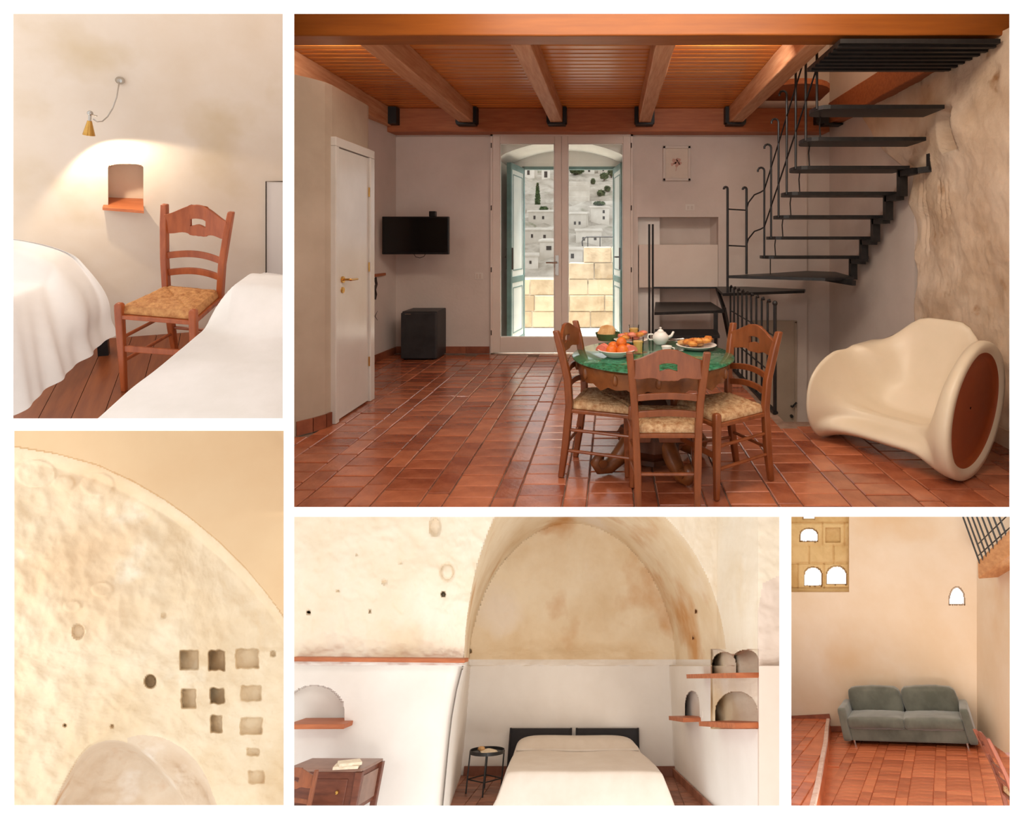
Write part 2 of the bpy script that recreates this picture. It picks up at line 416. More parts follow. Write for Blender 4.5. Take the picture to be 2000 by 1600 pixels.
# ================================================================== front wall with its five openings
OPEN = [(574.5, 27, 1971.5, 990.5), (26, 27, 552.5, 817.5), (28, 841.5, 554, 1572.8), (574.5, 1009.5, 1522, 1573.8), (1545.5, 1009.5, 1972.3, 1573.8)]
YF = 2.05
def ap(x, y, Y): return A.ony(x, y, Y)
def build_front():
    xs = sorted({-320, 2320} | {o[0] for o in OPEN} | {o[2] for o in OPEN})
    ys = sorted({-260, 1860} | {o[1] for o in OPEN} | {o[3] for o in OPEN})
    mb = MB()
    for i in range(len(xs) - 1):
        for j in range(len(ys) - 1):
            cx, cy = (xs[i] + xs[i + 1]) / 2, (ys[j] + ys[j + 1]) / 2
            if any(o[0] < cx < o[2] and o[1] < cy < o[3] for o in OPEN): continue
            q = [(xs[i], ys[j + 1]), (xs[i + 1], ys[j + 1]), (xs[i + 1], ys[j]), (xs[i], ys[j])]
            a = [ap(x, y, YF) for x, y in q]; b = [ap(x, y, YF + 0.03) for x, y in q]
            mb.hexa([a[0], a[1], b[1], b[0], a[3], a[2], b[2], b[3]])
    struct('wall_front', mb, M['front'], A, label='white front wall with five splayed rectangular openings')
build_front()

# splayed sides of the large opening, joining the front wall to the dining room shell
def splay(mb, q0, q1, Y0, Y1):
    (x0, y0), (x1, y1) = q0, q1
    ox, oy = (4, 0) if x0 == x1 else (0, 4)
    if x0 == x1 and x0 < PX: ox = -4
    if y0 == y1 and y0 < PY: oy = -4
    a = [ap(x0, y0, Y0), ap(x1, y1, Y0), ap(x1, y1, Y1), ap(x0, y0, Y1)]
    b = [ap(x0 + ox, y0 + oy, Y0), ap(x1 + ox, y1 + oy, Y0), ap(x1 + ox, y1 + oy, Y1), ap(x0 + ox, y0 + oy, Y1)]
    mb.hexa(a + b)
mb = MB()
def side(k0, k1, Y0, Y1, z0, z1): mb.hexa([(k0 * Y0, Y0, z0), (k1 * Y0, Y0, z0), (k1 * Y1, Y1, z0), (k0 * Y1, Y1, z0), (k0 * Y0, Y0, z1), (k1 * Y0, Y0, z1), (k1 * Y1, Y1, z1), (k0 * Y1, Y1, z1)])
splay(mb, (570, 18), (570, 999), YF + .03, 5.0); splay(mb, (1976, 18), (1976, 999), YF + .03, 4.0)
for k0, k1, Y1 in (((566 - PX) / F, (570 - PX) / F, 5.0), ((1976 - PX) / F, (1980 - PX) / F, 4.0)): side(k0, k1, YF + .03, Y1, 1.6, 3.4)
mb.box((-1.6, YF + .031, 2.27), (1.9, YF + .06, 3.4)); mb.box((-2.4, YF + .03, 3.4), (3.0, 3.85, 3.46))  # front panel above the opening is unseen, added against leaking outside light
splay(mb, (564, 996), (1982, 996), YF + .03, 2.85)
struct('wall_side', mb, M['plaster'], A, label='splayed plaster sides of the large opening with an unseen light seal above')
# unseen partitions added to stop light crossing between the other rooms
mb = MB(); splay(mb, (1532, 1003), (1532, 1640), YF + .03, 12.5); struct('wall_light_block', mb, M['front'], A, label='added white light barrier between the vaulted bedroom and the sofa room')
mb = MB(); splay(mb, (566, 1003), (566, 1640), YF + .03, 5.6); struct('wall_light_block', mb, M['front'], A, label='added white light barrier between the rock wall and the vaulted bedroom')

# ================================================================== dining room shell
BW = 6.886
zb = lambda y, Y=BW: EYE - (y - PY) * Y / F
xb = lambda x, Y=BW: (x - PX) * Y / F
mb = MB()
def wbox(x0, x1, z0, z1, y0=BW, y1=BW + 0.12): mb.box((x0, y0, z0), (x1, y1, z1))
DX0, DX1, DZ = xb(958), xb(1236), zb(262)
NX0, NX1, NZ = xb(1246), xb(1403), zb(424)
wbox(-2.95, DX0, -0.15, 3.2); wbox(DX0, DX1, DZ, 3.2); wbox(DX1, NX0, -0.15, 3.2)
wbox(NX0, NX1, NZ, 3.2); wbox(NX1, xb(1576), -1.1, 4.3)
wbox(xb(1576), 2.95, -1.1, 4.3, BW + 0.07, BW + 0.2)
# niche behind the stair foot
mb.box((NX0 - 0.02, BW + 0.30, -0.15), (NX1 + 0.02, BW + 0.36, NZ + 0.05))
mb.hexa([(NX0 - .06, BW + .12, -0.15), (NX0, BW + .12, -0.15), (NX0, BW + .3, -0.15), (NX0 - .06, BW + .3, -0.15), (NX0 - .06, BW + .12, NZ), (NX0, BW + .12, NZ), (NX0, BW + .3, NZ), (NX0 - .06, BW + .3, NZ)])
mb.hexa([(NX1, BW + .12, -0.15), (NX1 + .06, BW + .12, -0.15), (NX1 + .06, BW + .3, -0.15), (NX1 - .05, BW + .3, -0.15), (NX1, BW + .12, NZ), (NX1 + .06, BW + .12, NZ), (NX1 + .06, BW + .3, NZ), (NX1 - .05, BW + .3, NZ)])
mb.box((NX0 - .05, BW + .1, NZ), (NX1 + .05, BW + .36, NZ + .05))
struct('wall_back', mb, M['plaster'], A, label='dim beige plaster wall with the glazed doors')
mb = MB(); mb.box((NX0 + 0.012, BW - 0.015, zb(562)), (NX1 - 0.004, BW + 0.25, zb(478)))
o = solo('niche_cabinet', mb, M['doorpaint'], 'flat pale cupboard box set into the niche behind the stair foot', 'cabinet', A, (xb(1325), BW, zb(562)), bevel=0.008)

# left partition: curved wall with a door, lower than the ceiling
foot = [(-2.52, 3.55), (-2.40, 3.78), (-2.285, 3.93), (-2.20, 4.05), (-2.152, 4.14), (-2.138, 4.22), (-2.145, 4.84), (-2.155, 4.885), (-2.19, 4.91), (-2.75, 4.98)]
mb = MB()
for (a, b), (c, d) in zip(foot, foot[1:]):
    n = V((d - b, a - c, 0)).normalized() * -0.10
    mb.hexa([(a, b, -.1), (c, d, -.1), (c + n.x, d + n.y, -.1), (a + n.x, b + n.y, -.1), (a, b, 2.585), (c, d, 2.585), (c + n.x, d + n.y, 2.585), (a + n.x, b + n.y, 2.585)])
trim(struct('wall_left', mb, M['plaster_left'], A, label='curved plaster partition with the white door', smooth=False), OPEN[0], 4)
mb = MB()
mb.hexa([(-2.91, 4.99, -.02), (-2.84, 4.99, -.02), (-2.695, BW, -.02), (-2.85, BW, -.02), (-2.91, 4.99, 3.2), (-2.84, 4.99, 3.2), (-2.695, BW, 3.2), (-2.85, BW, 3.2)])
struct('wall_left', mb, M['plaster'], A, label='plaster wall behind the television corner')

# right wall: smooth near the corner, rough stone towards the front
mb = MB(); mb.box((2.73, 5.0, -.9), (2.86, BW + .1, 4.3))
struct('wall_right', mb, M['plaster'], A, label='smooth plaster wall beside the stair')
EDGE = [(-0.1, 4.95), (0.55, 4.98), (0.75, 5.0), (1.0, 4.92), (1.25, 5.02), (1.6, 5.03), (1.75, 5.14), (2.0, 5.06), (2.15, 5.3), (2.4, 5.75), (2.9, 6.2), (4.2, 6.3)]
rows = []
for z in frange(-0.1, 2.83, 0.028):
    ye = interp(z, EDGE) + 0.06 * noise.noise(V((0, z * 3, 1)))
    r = []
    for i in range(120):
        t = i / 119; Y = lerp(3.55, ye, t)
        x = 2.70 - 0.05 * fbm((Y, z, 0), 1.1) - 0.013 * fbm((Y, z, 5), 6) - .004 * fbm((Y * 1.3, z * .8, 9), 20, 3)
        x -= 0.03 * sstep((z - 1.9) / .5) * sstep((5.4 - Y) / 1.0)
        # hollow near the stair, and a few worn grooves
        ht = clamp((z - 2.13) / .3); hk_ = min((z - 2.13) / .02, (2.43 - z) / .03, (Y - (4.30 + .03 * ht)) / .02, ((4.50 - .07 * ht * 0 ) - Y) / .02)
        x += 0.3 * sstep(hk_ * .5 + .5)
        for gy, g0, g1, gw in ((4.58, 1.62, 1.9, .012), (4.50, 1.6, 1.86, .012), (4.44, 1.62, 1.88, .011), (4.86, 1.35, 1.9, .016), (4.80, 1.3, 1.85, .012)):
            if g0 < z < g1: x += 0.03 * math.exp(-((Y - gy - .02 * (z - g0)) / gw) ** 2)
        if t > 0.97: x += 0.06 * (t - .97) / .03
        r.append((x, Y, z))
    rows.append(r)
mb = MB(); mb.grid(rows)
struct('wall_right', mb, M['rough_wall'], A, label='rough weathered stone plaster wall beside the lounge chair', smooth='all')
mb = MB(); mb.box((2.8, 3.4, -.15), (2.9, 5.1, 4.3)); mb.box((2.6, 3.7, 3.0), (2.95, 3.8, 4.3))
mb.box((1.5, 3.75, 3.0), (2.95, 3.82, 4.3)); mb.box((1.42, 3.8, 3.02), (1.52, 7.0, 4.3)); mb.box((1.4, 3.7, 4.3), (3.0, 7.1, 4.36))
mb.box((-3.0, 3.55, 3.14), (1.54, 7.05, 3.2))
struct('wall_upper', mb, M['rough_wall'], A, label='stone walls of the upper stair well')

# floor slab and tiles
HX, HY = 1.335, 4.30
mb = MB(); mb.box((-2.95, 2.84, -.02), (HX, BW + .1, -.012)); mb.box((HX, 2.84, -.02), (2.86, HY, -.012))
floor = struct('floor', mb, M['grout'], A, label='terracotta tiled floor of the dining room')
def tile_mesh(name, w, l, mt, h=0.014, ch=0.005):
    mb = MB(); a, b = w / 2, l / 2; c, d = a - ch, b - ch
    mb.idx([(-a, -b, -h), (a, -b, -h), (a, b, -h), (-a, b, -h), (-a, -b, -ch), (a, -b, -ch), (a, b, -ch), (-a, b, -ch), (-c, -d, 0), (c, -d, 0), (c, d, 0), (-c, d, 0)],
           [(8, 9, 10, 11)] + [(i, (i + 1) % 4, 4 + (i + 1) % 4, 4 + i) for i in range(4)] + [(4 + i, 4 + (i + 1) % 4, 8 + (i + 1) % 4, 8 + i) for i in range(4)])
    return mb.mesh(name, mt)
def tile_floor(parent, room, x0, x1, y0, y1, mt, ok, px_ok, wide=(0.245, 0.135), narrow=(0.122, 0.25), limit=300, z=0.0, seed=3, joint=0.007):
    rnd = random.Random(seed); mw = tile_mesh('tile_across', wide[0], wide[1], mt); mn = tile_mesh('tile_along', narrow[0], narrow[1], mt)
    spots = []; x = x0; k = 0
    while x < x1:
        w, l, me = (wide[0], wide[1], mw) if k % 2 == 0 else (narrow[0], narrow[1], mn)
        y = y0 - rnd.random() * l; cx = x + w / 2
        while y < y1:
            cy = y + l / 2
            if ok(cx, cy, w, l): spots.append((cx, cy, me))
            y += l + joint
        x += w + joint; k += 1
    def pix(cx, cy):
        p = room.R @ (V((cx, cy, z)) - room.eye)
        return PX + F * p.x / p.y, PY - F * p.z / p.y, p.y
    vis = []; rest = []
    for s in spots:
        q = pix(s[0], s[1]); (vis if px_ok(q[0], q[1]) else rest).append((q[2], s))
    vis.sort(key=lambda t: t[0]); rest += vis[limit:]; vis = vis[:limit]
    def xf(): return rnd.uniform(-.0025, .002), rnd.uniform(-.006, .006), rnd.uniform(-.006, .006), rnd.uniform(-.012, .012)
    for _, (cx, cy, me) in vis:
        dz, ax, ay, az = xf()
        o = link(bpy.data.objects.new('tile', me)); o.parent = parent
        o.location = (cx, cy, z + dz); o.rotation_euler = (ax, ay, az)
    if rest:
        mb = MB()
        for _, (cx, cy, me) in rest:
            dz, ax, ay, az = xf(); m4 = Matrix.Translation((cx, cy, z + dz)) @ Matrix.Rotation(az, 4, 'Z') @ Matrix.Rotation(ax, 4, 'X') @ Matrix.Rotation(ay, 4, 'Y')
            mb.idx([m4 @ v.co for v in me.vertices], [tuple(p.vertices) for p in me.polygons])
        o = mb.build('tile_field', mt, parent, fix=False); o['kind'] = 'stuff'
def okA(cx, cy, w, l):
    if cx > HX - w / 2 and cy > HY - l / 2: return False
    if cx < -2.1 and cy < 4.98 and cx < interp(cy, [(3.0, -3), (3.93, -2.28), (4.2, -2.14), (4.95, -2.16)]): return False
    if cx + w / 2 < -.58 * (cy + l): return False
    return cy + l / 2 < BW and cy + l / 2 > 2.84 and abs(cx) < 2.75
trim(floor, OPEN[0], 4)
tile_floor(floor, A, -2.80, 2.74, 2.86, BW, M['tile'], okA, lambda x, y: 600 < x < 1960 and y < 982)
trim(floor, OPEN[0], 4)

# stair well under the floor
mb = MB()
mb.hexa([(HX - .1, HY, -.62), (HX, HY, -.62), (HX, BW, -1.1), (HX - .1, BW, -1.1), (HX - .1, HY, -.022), (HX, HY, -.022), (HX, BW, -.022), (HX - .1, BW, -.022)]); mb.box((HX - .1, HY - .08, -.58), (2.80, HY, -.022))
n = 6
for i in range(n):
    y0 = lerp(HY, BW, i / n); y1 = lerp(HY, BW, (i + 1) / n); z = -0.45 - 0.11 * i
    mb.box((HX, y0, z - .12), (2.8, y1, z))
struct('wall_stairwell', mb, M['plaster'], A, label='plastered stair well going down beside the railing')
mb = MB(); mb.hexa([(2.76, HY - .1, -.58), (2.82, HY - .1, -.58), (2.82, BW, -1.1), (2.76, BW, -1.1), (2.76, HY - .1, 0), (2.82, HY - .1, 0), (2.82, BW, 0), (2.76, BW, 0)]); struct('wall_right', mb, M['plaster'], A, label='wall of the stair well below the floor')
# door at the bottom of the well
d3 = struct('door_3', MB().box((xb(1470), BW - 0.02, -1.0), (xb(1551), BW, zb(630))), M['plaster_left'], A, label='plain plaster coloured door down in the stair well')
mb = MB()
for a, b in (((xb(1466), -1.0), (xb(1470), zb(628))), ((xb(1551), -1.0), (xb(1555), zb(628))), ((xb(1466), zb(630)), (xb(1555), zb(626)))):
    mb.box((a[0], BW - 0.03, a[1]), (b[0], BW, b[1]))
part('door_frame', mb, M['plaster_left'], d3)
mb = MB(); p = V((xb(1544), BW - .03, zb(792))); mb.tube([p, p + V((0, -.04, 0)), p + V((.05, -.05, .06))], .012); mb.tube([p + V((0, 0, -.12)), p + V((0, -.025, -.12))], .02)
part('handle', mb, M['iron'], d3)

# skirting tiles
def skirting(parent_name, pts, label, h=0.085, t=0.016, mt='skirt', room=A, step=0.26):
    root = struct(parent_name, MB().box((pts[0][0], pts[0][1], 0), (pts[0][0] + .002, pts[0][1] + .002, .01)), M[mt], room, label=label)
    for a, b in zip(pts, pts[1:]):
        a, b = V((*a, 0)), V((*b, 0)); L = (b - a).length; d = (b - a).normalized(); n = max(1, int(round(L / step)))
        for i in range(n):
            p, q = a + d * (L * i / n + .002), a + d * (L * (i + 1) / n - .002)
            mb = MB(); mb.bar(p + V((0, 0, h / 2)), q + V((0, 0, h / 2)), t, h); part('skirting_tile', mb, M[mt], root)
skirting('baseboard_back', [(-2.69, BW - .01), (DX0 - .01, BW - .01)], 'terracotta skirting tiles under the television wall')
skirting('baseboard_left', [(-2.262, 3.955), (-2.19, 4.04), (-2.14, 4.13), (-2.128, 4.19)], 'terracotta skirting tiles under the curved partition', h=.10)
skirting('baseboard_left', [(-2.83, 5.1), (-2.69, BW - .03)], 'terracotta skirting tiles along the side wall')
skirting('baseboard_right', [(2.66, 3.6), (2.66, 4.28)], 'pale skirting along the rough stone wall', h=.12, mt='rough_wall')

# ================================================================== ceiling
ceil = struct('ceiling', MB().box((-2.95, 3.95, 3.03), (1.55, BW, 3.06)), M['beam_dark'], A, label='varnished plank ceiling')
pw = 0.098
n = int((BW - 3.95) / pw)
for i in range(n + 1):
    y0 = 3.95 + i * pw; mb = MB(); w = pw - .010; ch = .010
    mb.prism([(-2.9, y0, 3.03), (-2.9, y0 + w, 3.03), (-2.9, y0 + w, 3.0 + ch), (-2.9, y0 + w - ch, 3.0), (-2.9, y0 + ch, 3.0), (-2.9, y0, 3.0 + ch)], (4.44, 0, 0))
    part('plank', mb, M['plank'], ceil)
trim(ceil, OPEN[0], 4)
def beam(label, x0, x1, ya, yb, z0, z1, mt, group=None, name='ceiling_beam', bev=.01):
    mb = MB(); n = 14; rows = []
    along_y = (yb - ya) > (x1 - x0)
    c = V(((x0 + x1) / 2, ya, z0))
    t = thing(name, label, 'beam', A, c, group=group)
    for i in range(n + 1):
        s = i / n
        def w(k): return 0.006 * noise.noise(V((s * 9, k * 3.7, x0 * 5)))
        if along_y:
            y = lerp(ya, yb, s); rows.append([V((x0 + w(1), y, z0 + w(2))), V((x1 + w(3), y, z0 + w(4))), V((x1 + w(3), y, z1)), V((x0 + w(1), y, z1))])
        else:
            x = lerp(x0, x1, s); rows.append([V((x, ya + w(1), z0 + w(2))), V((x, ya + w(1), z1)), V((x, yb, z1)), V((x, yb, z0 + w(4)))])
    mb.grid(rows, close=True); mb.face(rows[0][::-1]); mb.face(rows[-1])
    part('timber', mb, M[mt], t, off=c, bevel=bev, weld=True); trim(t, OPEN[0], 4)
    return t, c
beam('broad amber beam spanning the whole dining room front to stair side', -2.9, 2.78, 3.78, 3.97, 2.80, 3.2, 'beam_front')
beam('dark brown wall beam carrying the joists above the glazed doors', -2.72, 2.62, 6.66, BW, 2.715, 3.0, 'beam_dark')
JO = [(-1.815, -1.655, 'weathered ceiling joist above the television side'), (-.735, -.59, 'pale worn ceiling joist pointing at the glazed doors'),
      (.31, .455, 'ceiling joist between the glazed doors and the framed print'), (1.385, 1.54, 'ceiling joist at the edge of the stair opening')]
for x0, x1, lb in JO:
    t, c = beam(lb, x0, x1, 3.97, 6.66, 2.80, 3.0, 'beam')
    mb = MB()
    for a, b in ((x0 - .045, x0 - .004), (x1 + .004, x1 + .045)): mb.box((a, 6.55, 2.80), (b, 6.665, 2.99))
    mb.box((x0 - .03, 6.52, 2.775), (x1 + .03, 6.66, 2.796))
    part('joist_hanger', mb, M['bracket'], t, off=c)
t, c = beam('long beam along the partition wall under the planks', -2.90, -2.66, 3.97, 6.66, 2.775, 3.0, 'beam')
mb = MB(); mb.box((-2.66, 6.55, 2.79), (-2.56, 6.665, 2.99)); part('joist_hanger', mb, M['bracket'], t, off=c)
t, c = beam('orange beam against the rough stone wall above the stair', 2.60, 2.80, 3.97, 6.66, 2.80, 3.06, 'beam_dark')
mb = MB(); mb.box((2.42, 6.56, 2.79), (2.57, 6.67, 2.99)); mb.box((2.5, 6.52, 2.77), (2.72, 6.66, 2.79)); part('joist_hanger', mb, M['bracket'], t, off=c)
# round floor edge of the upper storey seen through the stair opening
mb = MB(); pts = []
for i in range(13):
    a = R(180 - i * 15); pts.append((2.1 + .42 * math.cos(a), 6.55 - .5 * abs(math.sin(a)) ** .8, 3.12))
mb.prism([(1.54, 6.8, 3.12), (1.54, 6.5, 3.12)] + pts + [(2.55, 6.8, 3.12)], (0, 0, .06))
solo('upper_floor_edge', mb, M['beam_dark'], 'dark wooden floor edge of the upper storey above the stair', 'floor edge', A, (2.0, 6.6, 3.12))
d = bpy.data.lights.new('upper_fill', 'POINT'); d.energy = 14; d.color = (1, .8, .58); d.shadow_soft_size = .2  # unseen point light added so the upper stone walls are not dark
o = link(bpy.data.objects.new('upper_fill', d)); o.location = (2.3, 5.3, 3.9)
# ================================================================== doors of the dining room
def rect(mb, x0, y0, x1, y1, Ya, Yb):
    """box whose front face at Ya covers the given pixels"""
    a = ap(x0, y1, Ya); b = ap(x1, y0, Ya); mb.box((a.x, Ya, a.z), (b.x, Yb, b.z)); return mb
d1 = struct('door_1', rect(rect(rect(MB(), 958, 262, 962, 690, 6.84, 7.0), 1232, 262, 1236, 690, 6.84, 7.0), 958, 262, 1236, 266, 6.84, 7.0), M['doorpaint'], A,
            label='tall pair of glazed doors to the terrace')
for k, (x0, x1, g0, g1) in enumerate(((962, 1096.5, 976.5, 1083), (1097, 1232, 1109, 1217))):
    mb = MB(); Ya, Yb = 6.85, 6.90
    rect(mb, x0, 266, g0, 689, Ya, Yb); rect(mb, g1, 266, x1, 689, Ya, Yb); rect(mb, g0, 266, g1, 280.5, Ya, Yb); rect(mb, g0, 659, g1, 689, Ya, Yb)
    leaf = part('door_leaf', mb, M['doorpaint'], d1, bevel=.006)
    mb = MB(); rect(mb, g0 - 1, 279, g1 + 1, 660, 6.87, 6.876); part('pane', mb, M['glass'], leaf)
    mb = MB()
    for a, b, c, d in ((g0, 280.5, g0 + 1.6, 659), (g1 - 1.6, 280.5, g1, 659), (g0, 280.5, g1, 282), (g0, 657.4, g1, 659)): rect(mb, a, b, c, d, 6.862, 6.885)
    part('glazing_bead', mb, M['reveal'], leaf)
    for hy in (284, 406, 527, 650):
        hx = 959.5 if k == 0 else 1233; mb = MB(); p = ap(hx, hy, 6.835); mb.tube([p + V((0, 0, -.03)), p + V((0, 0, .03))], .006); part('hinge', mb, M['hingem'], leaf)
    if k == 0:
        mb = MB(); rect(mb, 1084.5, 499, 1091, 538, 6.838, 6.85); p = ap(1088, 513, 6.83); mb.tube([p, p + V((0, -.05, 0)), p + V((-.13, -.055, 0))], .011)
        part('handle', mb, M['chrome'], leaf)
# deep reveal with a flat arch
mb = MB(); RX0, RX1, RY = -1.46, 0.20, 7.75
mb.box((RX0 - .4, 7.0, -.1), (RX0, RY, 3.2)); mb.box((RX1, 7.0, -.1), (RX1 + .4, RY, 3.2))
arc = []
for i in range(17):
    t = i / 16; arc.append((lerp(RX0, RX1, t), 2.44 + .22 * math.sin(math.pi * t) ** .75))
for (a, b), (c, d) in zip(arc, arc[1:]):
    mb.hexa([(a, 7.0, b), (c, 7.0, d), (c, RY, d), (a, RY, b), (a, 7.0, 3.2), (c, 7.0, 3.2), (c, RY, 3.2), (a, RY, 3.2)])
OX0, OX1, OZ = -1.262, 0.045, 2.44
mb.box((RX0 - .4, RY, -.1), (OX0, RY + .15, 3.4)); mb.box((OX1, RY, -.1), (RX1 + .4, RY + .15, 3.4)); mb.box((OX0, RY, OZ), (OX1, RY + .15, 3.4))
struct('wall_reveal', mb, M['reveal'], A, label='white arched reveal of the terrace doorway')
mb = MB(); mb.box((OX0 - .0, RY - .02, OZ - .04), (OX1, RY + .06, OZ)); mb.box((OX0, RY - .02, 0), (OX0 + .025, RY + .06, OZ)); mb.box((OX1 - .025, RY - .02, 0), (OX1, RY + .06, OZ))
struct('trim_1', mb, M['teal'], A, label='teal painted frame of the outer doorway')
def shutter(label, hinge, tip, side):
    h = V((*hinge, 0.03)); tp = V((*tip, 0.03)); d = tp - h; w = d.length; ang = math.degrees(math.atan2(d.y, d.x))
    t = thing('shutter', label, 'shutter', A, h, ang)
    mb = MB(); hh = 2.38; mb.box((0, -.022, 0), (w, .022, hh)); part('panel', mb, M['shutter'], t)
    mb = MB()
    for a, b, c, e in ((-.004, -.004, .05, hh), (w - .05, -.004, w + .004, hh), (0, 0, w, .08), (0, hh - .08, w, hh), (0, .82, w, .9)): mb.box((a, -.03, b), (c, .03, e))
    part('stile', mb, M['teal'], t, bevel=.004)
    mb = MB()
    for q in ((.10, .16, w - .10, .76), (.10, .98, w - .10, hh - .14)):
        for a, b, c, e in ((q[0], q[1], q[0] + .012, q[3]), (q[2] - .012, q[1], q[2], q[3]), (q[0], q[1], q[2], q[1] + .012), (q[0], q[3] - .012, q[2], q[3])): mb.box((a, -.027, b), (c, .027, e))
    part('moulding', mb, M['teal'], t)
    mb = MB(); mb.box((w - .04, -.045, 1.0), (w - .015, .045, 1.28)); mb.tube([(w - .09, -.03, 1.16), (w - .09, -.075, 1.16), (w - .16, -.08, 1.16)], .011); part('lock', mb, M['hingem'], t)
shutter('teal edged pale shutter folded back at the hinge side near the television', (OX0 + .01, 7.73), (-1.33, 7.12), 1)
shutter('teal edged shutter folded back at the stair side of the doorway', (OX1 - .01, 7.73), (.135, 7.12), -1)

d2 = struct('door_2', MB().box((-2.150, 4.262, .012), (-2.118, 4.80, 2.115)), M['doorleaf'], A, label='glossy white door in the curved partition', bevel=.003)
mb = MB()
for y0, y1, z0, z1 in ((4.204, 4.256, 0, 2.12), (4.806, 4.888, 0, 2.12), (4.204, 4.888, 2.1205, 2.19)): mb.box((-2.15, y0, z0), (-2.100, y1, z1))
part('door_frame', mb, M['doorleaf'], d2, bevel=.006)
for z in (.35, 1.17, 1.82):
    mb = MB(); mb.tube([(-2.112, 4.803, z - .04), (-2.112, 4.803, z + .04)], .007); part('hinge', mb, M['brass'], d2)
hd = MB(); hd.lathe([(0, 0), (.026, .0), (.026, .012), (.0, .014)], (-2.118, 4.335, 1.092), axis=(1, 0, 0), seg=16); hd.tube([(-2.118, 4.335, 1.092), (-2.062, 4.335, 1.092), (-2.055, 4.345, 1.09), (-2.055, 4.46, 1.088)], [.009, .009, .01, .008])
part('handle', hd, M['brass'], d2)
hd = MB(); hd.lathe([(0, 0), (.024, .0), (.024, .010), (.0, .012)], (-2.118, 4.335, 1.01), axis=(1, 0, 0), seg=16); part('keyhole_plate', hd, M['brass'], d2)

# ================================================================== outside
mb = MB(); mb.box((-3, 6.95, -.12), (2.0, 9.4, -.01)); mb.box((-9, 8.2, -.6), (8, 25, -.2)); struct('floor_terrace', mb, M['terrace'], A, label='bright stone terrace floor and an added slab blocking light below')  # lower slab is unseen, added to keep light off the rooms below
par = thing('parapet_wall', 'stepped limestone parapet at the end of the terrace', 'wall', A, (-.5, 8.95, 0))
core = MB(); core.box((-2.4, 8.97, 0), (1.2, 9.2, .75)); core.box((-.70, 8.97, .7), (1.2, 9.2, 1.02)); core.box((-.46, 8.97, 1), (1.2, 9.2, 1.28)); part('mortar_core', core, M['terrace'], par, off=(-.5, 8.95, 0))
rnd = random.Random(5)
for row in range(5):
    z0, z1 = (0, .262, .524, .786, 1.048)[row], (.262, .524, .786, 1.05, 1.31)[row]
    x = -2.4 if row < 3 else (-.71 if row == 3 else -.47); x -= (row % 2) * .2 if row < 3 else 0
    while x < 1.2:
        w = rnd.uniform(.38, .62); mb = MB(); mb.box((x + .006, 8.93 + rnd.uniform(0, .02), z0 + .005), (x + w - .006, 9.22, z1 - .005))
        part('stone_block', mb, M['limestone'], par, off=(-.5, 8.95, 0), bevel=.012); x += w
g = thing('terrace_railing', 'thin curved iron railing on top of the limestone parapet', 'railing', A, (-.2, 9.1, 1.3))
p = lambda x, y: ap(x, y, 9.1)
mb = MB(); mb.tube([p(1138, 481), p(1137, 472), p(1140, 466), p(1146, 463), p(1170, 463), p(1215, 463)], .012); part('top_rail', mb, M['iron'], g, off=(-.2, 9.1, 1.3))
for x in (1148, 1172, 1198):
    mb = MB(); mb.tube([p(x, 482), p(x, 463)], .008); part('upright', mb, M['iron'], g, off=(-.2, 9.1, 1.3))
# hillside town
def hz(X, Y): return interp(Y, [(24, -7.5), (34, -4.2), (46, -.5), (60, 4.2), (70, 8.4), (85, 13.5)]) + .35 * fbm((X, Y, 0), .25)
rows = [[(X, Y, hz(X, Y) + (.5 * fbm((X, Y, 3), .9) if Y > 40 else 0)) for X in frange(-26, 14, .8)] for Y in frange(24, 86, .9)]
mb = MB(); mb.grid(rows); struct('hillside_ground', mb, M['hill'], A, label='pale rocky hillside across the valley', smooth=True)
def onhill(x, y):
    lo, hi = 26, 84
    for _ in range(40):
        m = (lo + hi) / 2; q = ap(x, y, m)
        if q.z > hz(q.x, m): lo = m
        else: hi = m
    return ap(x, y, lo), lo
def house(x, y, w, h, wins, label, dep=1.5, roofh=0):
    q, Y = onhill(x, y); k = Y / F; c = V((q.x, Y, q.z - .4)); t = thing('hillside_house', label, 'house', A, c, rnd.uniform(-9, 9), group='houses on the hillside across the valley')
    ww, hh = w * k, h * k + .4; mb = MB(); mb.box((-ww / 2, 0, 0), (ww / 2, dep, hh)); part('wall', mb, M['house'], t)
    mb = MB(); mb.prism([(-ww / 2 - .1, -.12, hh), (ww / 2 + .1, -.12, hh), (ww / 2 + .1, dep, hh + roofh * k + .15), (-ww / 2 - .1, dep, hh + roofh * k + .15)], (0, 0, .14)); part('roof', mb, M['house'], t)
    for (u, v, a, b) in wins:
        mb = MB(); X = (u - .5) * ww; Z = .4 + v * h * k; mb.box((X - a * k / 2, -.03, Z), (X + a * k / 2, .1, Z + b * k)); part('window', mb, M['dark'], t)
